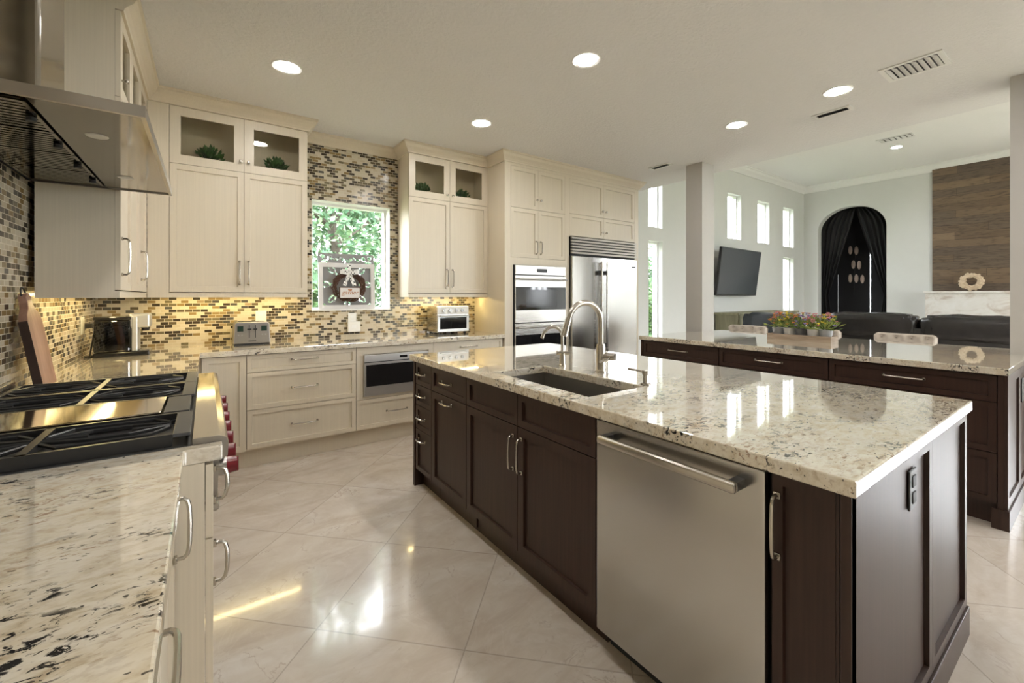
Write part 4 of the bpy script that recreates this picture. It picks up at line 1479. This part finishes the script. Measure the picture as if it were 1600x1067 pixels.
# ------------------------------------------------------------------ things on the counters
# toaster
r = thing('toaster', 'brushed steel four-slot toaster with two levers on the counter', 'toaster', (.315, 4.30, ZC))
mb = MB().prism([(-.134, .012), (.134, .012), (.126, .178), (.110, .190), (-.110, .190), (-.126, .178)], 1, -.105, .125)
mb.build('body', 'sinkm', r, bevel=.006)
MB().box(-.128, .128, -.098, .118, 0, .012).build('base', 'blackm', r)
MB().box(-.095, .095, -.055, -.030, .1895, .1915).box(-.095, .095, .005, .03, .1895, .1915).box(-.095, .095, .06, .085, .1895, .1915).build('slots', 'blackm', r)
for x in (-.022, .022):
    lv = MB().box(x - .003, x + .003, -.1062, -.1048, .06, .165).build('lever_track', 'blackm', r)
    MB().box(x - .014, x + .014, -.120, -.1064, .126, .138, .003).build('lever', 'blackm', lv)
for x in (-.085, .085):
    MB().box(x - .021, x + .021, -.1068, -.1048, .115, .158).build('display', 'disp', r)
    MB().cyl((x - .012, -.1052, .085), (x - .012, -.110, .085), .006, 12).cyl((x + .012, -.1052, .085), (x + .012, -.110, .085), .006, 12).build('buttons', 'silver', r, True)
MB().box(-.028, .028, -.1062, -.1050, .030, .036).build('badge', 'grey', r)

# toaster oven
r = thing('toaster_oven', 'silver toaster oven with four knobs on the counter by the oven tower', 'toaster oven', (2.182, 4.31, ZC))
MB().box(-.190, .190, -.125, .13, .020, .300, .008).build('body', 'steel', r)
MB().box(-.188, .188, -.135, -.1255, .212, .297, .003).build('control_panel', 'plas', r)
for x in (-.115, -.042, .032, .105):
    kb = MB().frustum((x, -.1355, .254), (x, -.152, .254), .020, .017, 18).build('knob', 'silver', r, True)
    MB().box(x - .0025, x + .0025, -.1535, -.1522, .240, .268).build('pointer', 'grey', kb)
dr = MB().holes(-.188, .188, .028, .206, [(-.160, .160, .055, .180)], 1, -.137, -.1255).build('door', 'silver', r)
MB().box(-.160, .160, -.133, -.129, .055, .180).build('door_glass', 'oglass', dr)
MB().cyl((-.165, -.160, .196), (.165, -.160, .196), .007, 12).box(-.16, -.15, -.16, -.1372, .191, .201).box(.15, .16, -.16, -.1372, .191, .201).build('handle', 'silver', dr, True)
for x in (-.16, .16):
    for y in (-.10, .10):
        MB().cyl((x, y, 0), (x, y, .020), .013, 12).build('foot', 'blackm', r)

# coffee maker
r = thing('coffee_maker', 'black single-serve coffee maker with smoked water tank in the counter corner', 'coffee maker', (-.46, 3.98, ZC))
MB().box(-.145, .140, -.095, .095, 0, .030, .006).build('base', 'black', r)
tk = MB().box(-.143, .040, -.093, .093, .032, .245, .010).build('water_tank', 'tank', r)
MB().box(-.10, .0, -.05, .05, .034, .200, .01).build('tank_interior', 'blackm', tk)
MB().box(-.146, .044, -.096, .096, .246, .268, .006).build('tank_lid', 'black', r)
MB().box(.044, .078, -.080, .080, .030, .272, .008).build('column', 'silver', r)
MB().box(.030, .142, -.078, .078, .190, .285, .012).build('brew_head', 'silver', r)
MB().frustum((.112, 0, .165), (.112, 0, .190), .020, .026, 16).build('nozzle', 'blackm', r, True)
MB().box(.085, .138, -.06, .06, .030, .036).build('drip_tray', 'steel', r)
o = MB().tube([(-.645, 4.04, 1.12), (-.62, 4.05, 1.10), (-.625, 4.02, 1.02), (-.63, 3.98, .945), (-.625, 3.93, .921), (-.645, 3.88, .921), (-.645, 3.95, .921), (-.622, 4.0, .921)], .0045, 8).box(-.664, -.63, 4.02, 4.06, 1.105, 1.135).build('power_cord', 'blackm', smooth=True)
tag(o, 'black power cord plugged in beside the coffee maker', 'cord')

# cutting board leaning on the tiles
r = thing('cutting_board', 'wooden cutting board with a handle leaning against the tiled wall', 'cutting board', (-.595, 2.715, ZC))
out = [(0, 0), (.205, 0), (.205, .295), (.190, .325), (.140, .355), (.125, .385), (.125, .405), (.105, .422), (.085, .422), (.062, .405), (.062, .380), (.050, .352), (.015, .325), (0, .295)]
bo = MB().prism(out, 0, -.012, .016).build('board', 'walnut', r, bevel=.003)
MB().box(-.0125, .0165, -.004, .0, .0, .30).build('bark_edge', 'bark', r)
MB().tube([(.0, .10 + .03 * math.cos(k * PI / 8), .40 + .045 + .035 * math.sin(k * PI / 8) - .03) for k in range(-1, 16)], .003, 6).build('leather_loop', 'blackm', r)
r.rotation_euler = (0, math.radians(-9.5), 0)
r.location = (-.592, 2.715, ZC + .001)


def outlet(label, x, y, z, rz, w=.085, h=.115, dup_=1):
    r = thing('wall_outlet', label, 'outlet', (x, y, z), rz)
    MB().box(-w / 2, w / 2, -.007, -.0005, -h / 2, h / 2, .002).build('plate', 'plas', r)
    mb = MB()
    for s_ in (-1, 1):
        mb.box(-.014, .014, -.0085, -.0072, s_ * .024 - .013, s_ * .024 + .013, .0006)
    mb.build('sockets', 'white', r)
    return r


outlet('white outlet plate on the tiles behind the toaster', .402, YB, 1.135, 0)
outlet('white outlet plate on the tiles below the kitchen window', 1.197, YB, 1.095, 0, .08, .115)
outlet('white outlet plate on the tiled wall behind the coffee maker', XW, 4.03, 1.125, PI / 2)
r = thing('plug_in_box', 'white plug-in box at the outlet below the kitchen window', 'device', (1.205, YB - .0085, 1.018))
MB().box(-.058, .062, -.035, -.001, -.052, .050, .005).build('case', 'plas', r)
MB().box(-.02, .02, -.0362, -.0352, -.01, .02).build('face', 'white', r)

# ------------------------------------------------------------------ window decoration
PX, PY, PZ = 1.165, YB + .050, 1.1945
r = thing('carved_panel', 'grey carved wooden panel in a white frame standing on the window sill', 'wall decor', (PX, PY, PZ))
pw, ph = .272, .555
NXc, NZc = 76, 80
us = [-pw + 2 * pw * i / NXc for i in range(NXc + 1)]
vs = [ph * j / NZc for j in range(NZc + 1)]


def fret(i, j):
    x = abs((us[i] + us[i + 1]) / 2) / pw
    z = ((vs[j] + vs[j + 1]) / 2 - .245) / .272
    if x > .955 or (vs[j] > ph - .016 and not x > .9) or vs[j] < .012:
        return True
    rr, th = math.hypot(x, z), math.atan2(z, x)
    # pointed petals round the centre
    for k in range(-3, 7):
        a = k * PI / 4
        d = abs((th - a + PI) % (2 * PI) - PI)
        if .56 < rr < .93 and abs(d * rr - .085 * math.sin((rr - .56) / .37 * PI)) < .028:
            return False
    if .42 < rr < .60 and abs(math.sin(th * 4)) < .35:
        return False
    # scrolls in the corners and along the top
    for cx, cz, q in ((.80, .80, .10), (.84, -.80, .10), (.62, -.87, .08), (.84, 1.02, .075), (.60, .97, .085), (.9, .55, .05), (.9, -.52, .05), (.70, .87, .05), (.14, .93, .06)):
        if math.hypot(x - cx, z - cz) < q:
            return False
    if .22 < x < .50 and abs(z - .98 - .06 * math.sin(x * 12)) < .035:
        return False
    return True


MB().cells(us, vs, fret, 1, 0, .012).build('fretwork', 'fret', r)
MB().holes(-.272, .272, 0, .458, [(-.232, .232, .038, .415)], 1, -.022, -.001).build('white_frame', 'wwood', r)
r.rotation_euler = (math.radians(-3), 0, 0)
r = thing('grapevine_wreath', 'brown twig wreath with checked bow hung on the carved panel', 'wreath', (1.165, PY - .054, 1.1945 + .222))
mb = MB()
random.seed(21)
for k in range(70):
    a0 = random.uniform(0, 2 * PI)
    ln = random.uniform(1.2, 3.4)
    r0, r1 = random.uniform(.105, .162), random.uniform(.105, .162)
    ph0 = random.uniform(0, 6)
    pts = []
    for q in range(12):
        t_ = q / 11
        a = a0 + ln * t_
        rr = r0 + (r1 - r0) * t_ + .006 * math.sin(q * 1.7 + ph0)
        pts.append((math.cos(a) * rr * 1.03, .012 * math.sin(q * .9 + ph0), math.sin(a) * rr * .95))
    mb.tube(pts, random.uniform(.0022, .0042), 5)
mb.build('twig_ring', 'twig', r, True)


def ribbon(pts, w, mat='ribbon'):
    m_ = MB()
    A = []
    for (x, y, z), nx, nz in pts:
        A.append([m_.b.verts.new((x + nx * w / 2, y, z + nz * w / 2)), m_.b.verts.new((x - nx * w / 2, y, z - nz * w / 2)),
                  m_.b.verts.new((x - nx * w / 2, y + .003, z - nz * w / 2)), m_.b.verts.new((x + nx * w / 2, y + .003, z + nz * w / 2))])
    for P, Q in zip(A, A[1:]):
        for k in range(4):
            m_.b.faces.new((P[k], P[(k + 1) % 4], Q[(k + 1) % 4], Q[k]))
    m_.b.faces.new(A[0])
    m_.b.faces.new(list(reversed(A[-1])))
    return m_


for s_ in (-1, 1):
    pts = []
    for q in range(13):
        t_ = 2 * PI * q / 12
        pts.append(((s_ * (.045 - .045 * math.cos(t_)), -.026 - .016 * math.sin(t_), .135 + .016 * math.sin(t_ * .5)), 0, 1))
    ribbon(pts, .050).build('bow_loop', 'ribbon', r, True)
    ribbon([((s_ * (.004 + .045 * q / 6), -.024 - .004 * math.sin(q * 1.4), .125 - .115 * q / 6), 1, .2 * s_) for q in range(7)], .034).build('bow_tail', 'ribbon', r, True)
MB().box(-.014, .014, -.040, -.016, .122, .150, .006).build('bow_knot', 'ribbon', r, True)
ribbon([((0, -.016 + .002 * q, .145 + .0135 * q), 1, 0) for q in range(7)], .032).build('hanging_ribbon', 'ribbon', r)
sg = MB().box(-.100, .100, -.040, -.022, -.118, -.005, .002).build('sign', 'twig', r)
MB().box(-.093, .093, -.0425, -.0402, -.111, -.012).build('sign_face', 'wwood', sg)
tc = bpy.data.curves.new('lettering', 'FONT')
tc.body = 'gather'
tc.size = .062
tc.shear = .25
tc.extrude = .0006
tc.align_x = 'CENTER'
tc.materials.append(M['rust'])
tmp = bpy.data.objects.new('lettering_curve', tc)
COL.objects.link(tmp)
bpy.context.view_layer.update()
lm = bpy.data.meshes.new_from_object(tmp.evaluated_get(bpy.context.evaluated_depsgraph_get()))
bpy.data.objects.remove(tmp)
to = bpy.data.objects.new('lettering', lm)
COL.objects.link(to)
to.parent = sg
to.location = (0, -.0431, -.078)
to.rotation_euler = (PI / 2, 0, 0)
MB().ball((-.010, -.0435, -.030), .010, (1, .15, .8)).ball((.010, -.0435, -.030), .010, (1, .15, .8)).ball((0, -.0435, -.038), .010, (.8, .15, 1)).build('sign_motif', 'rust', sg, True)
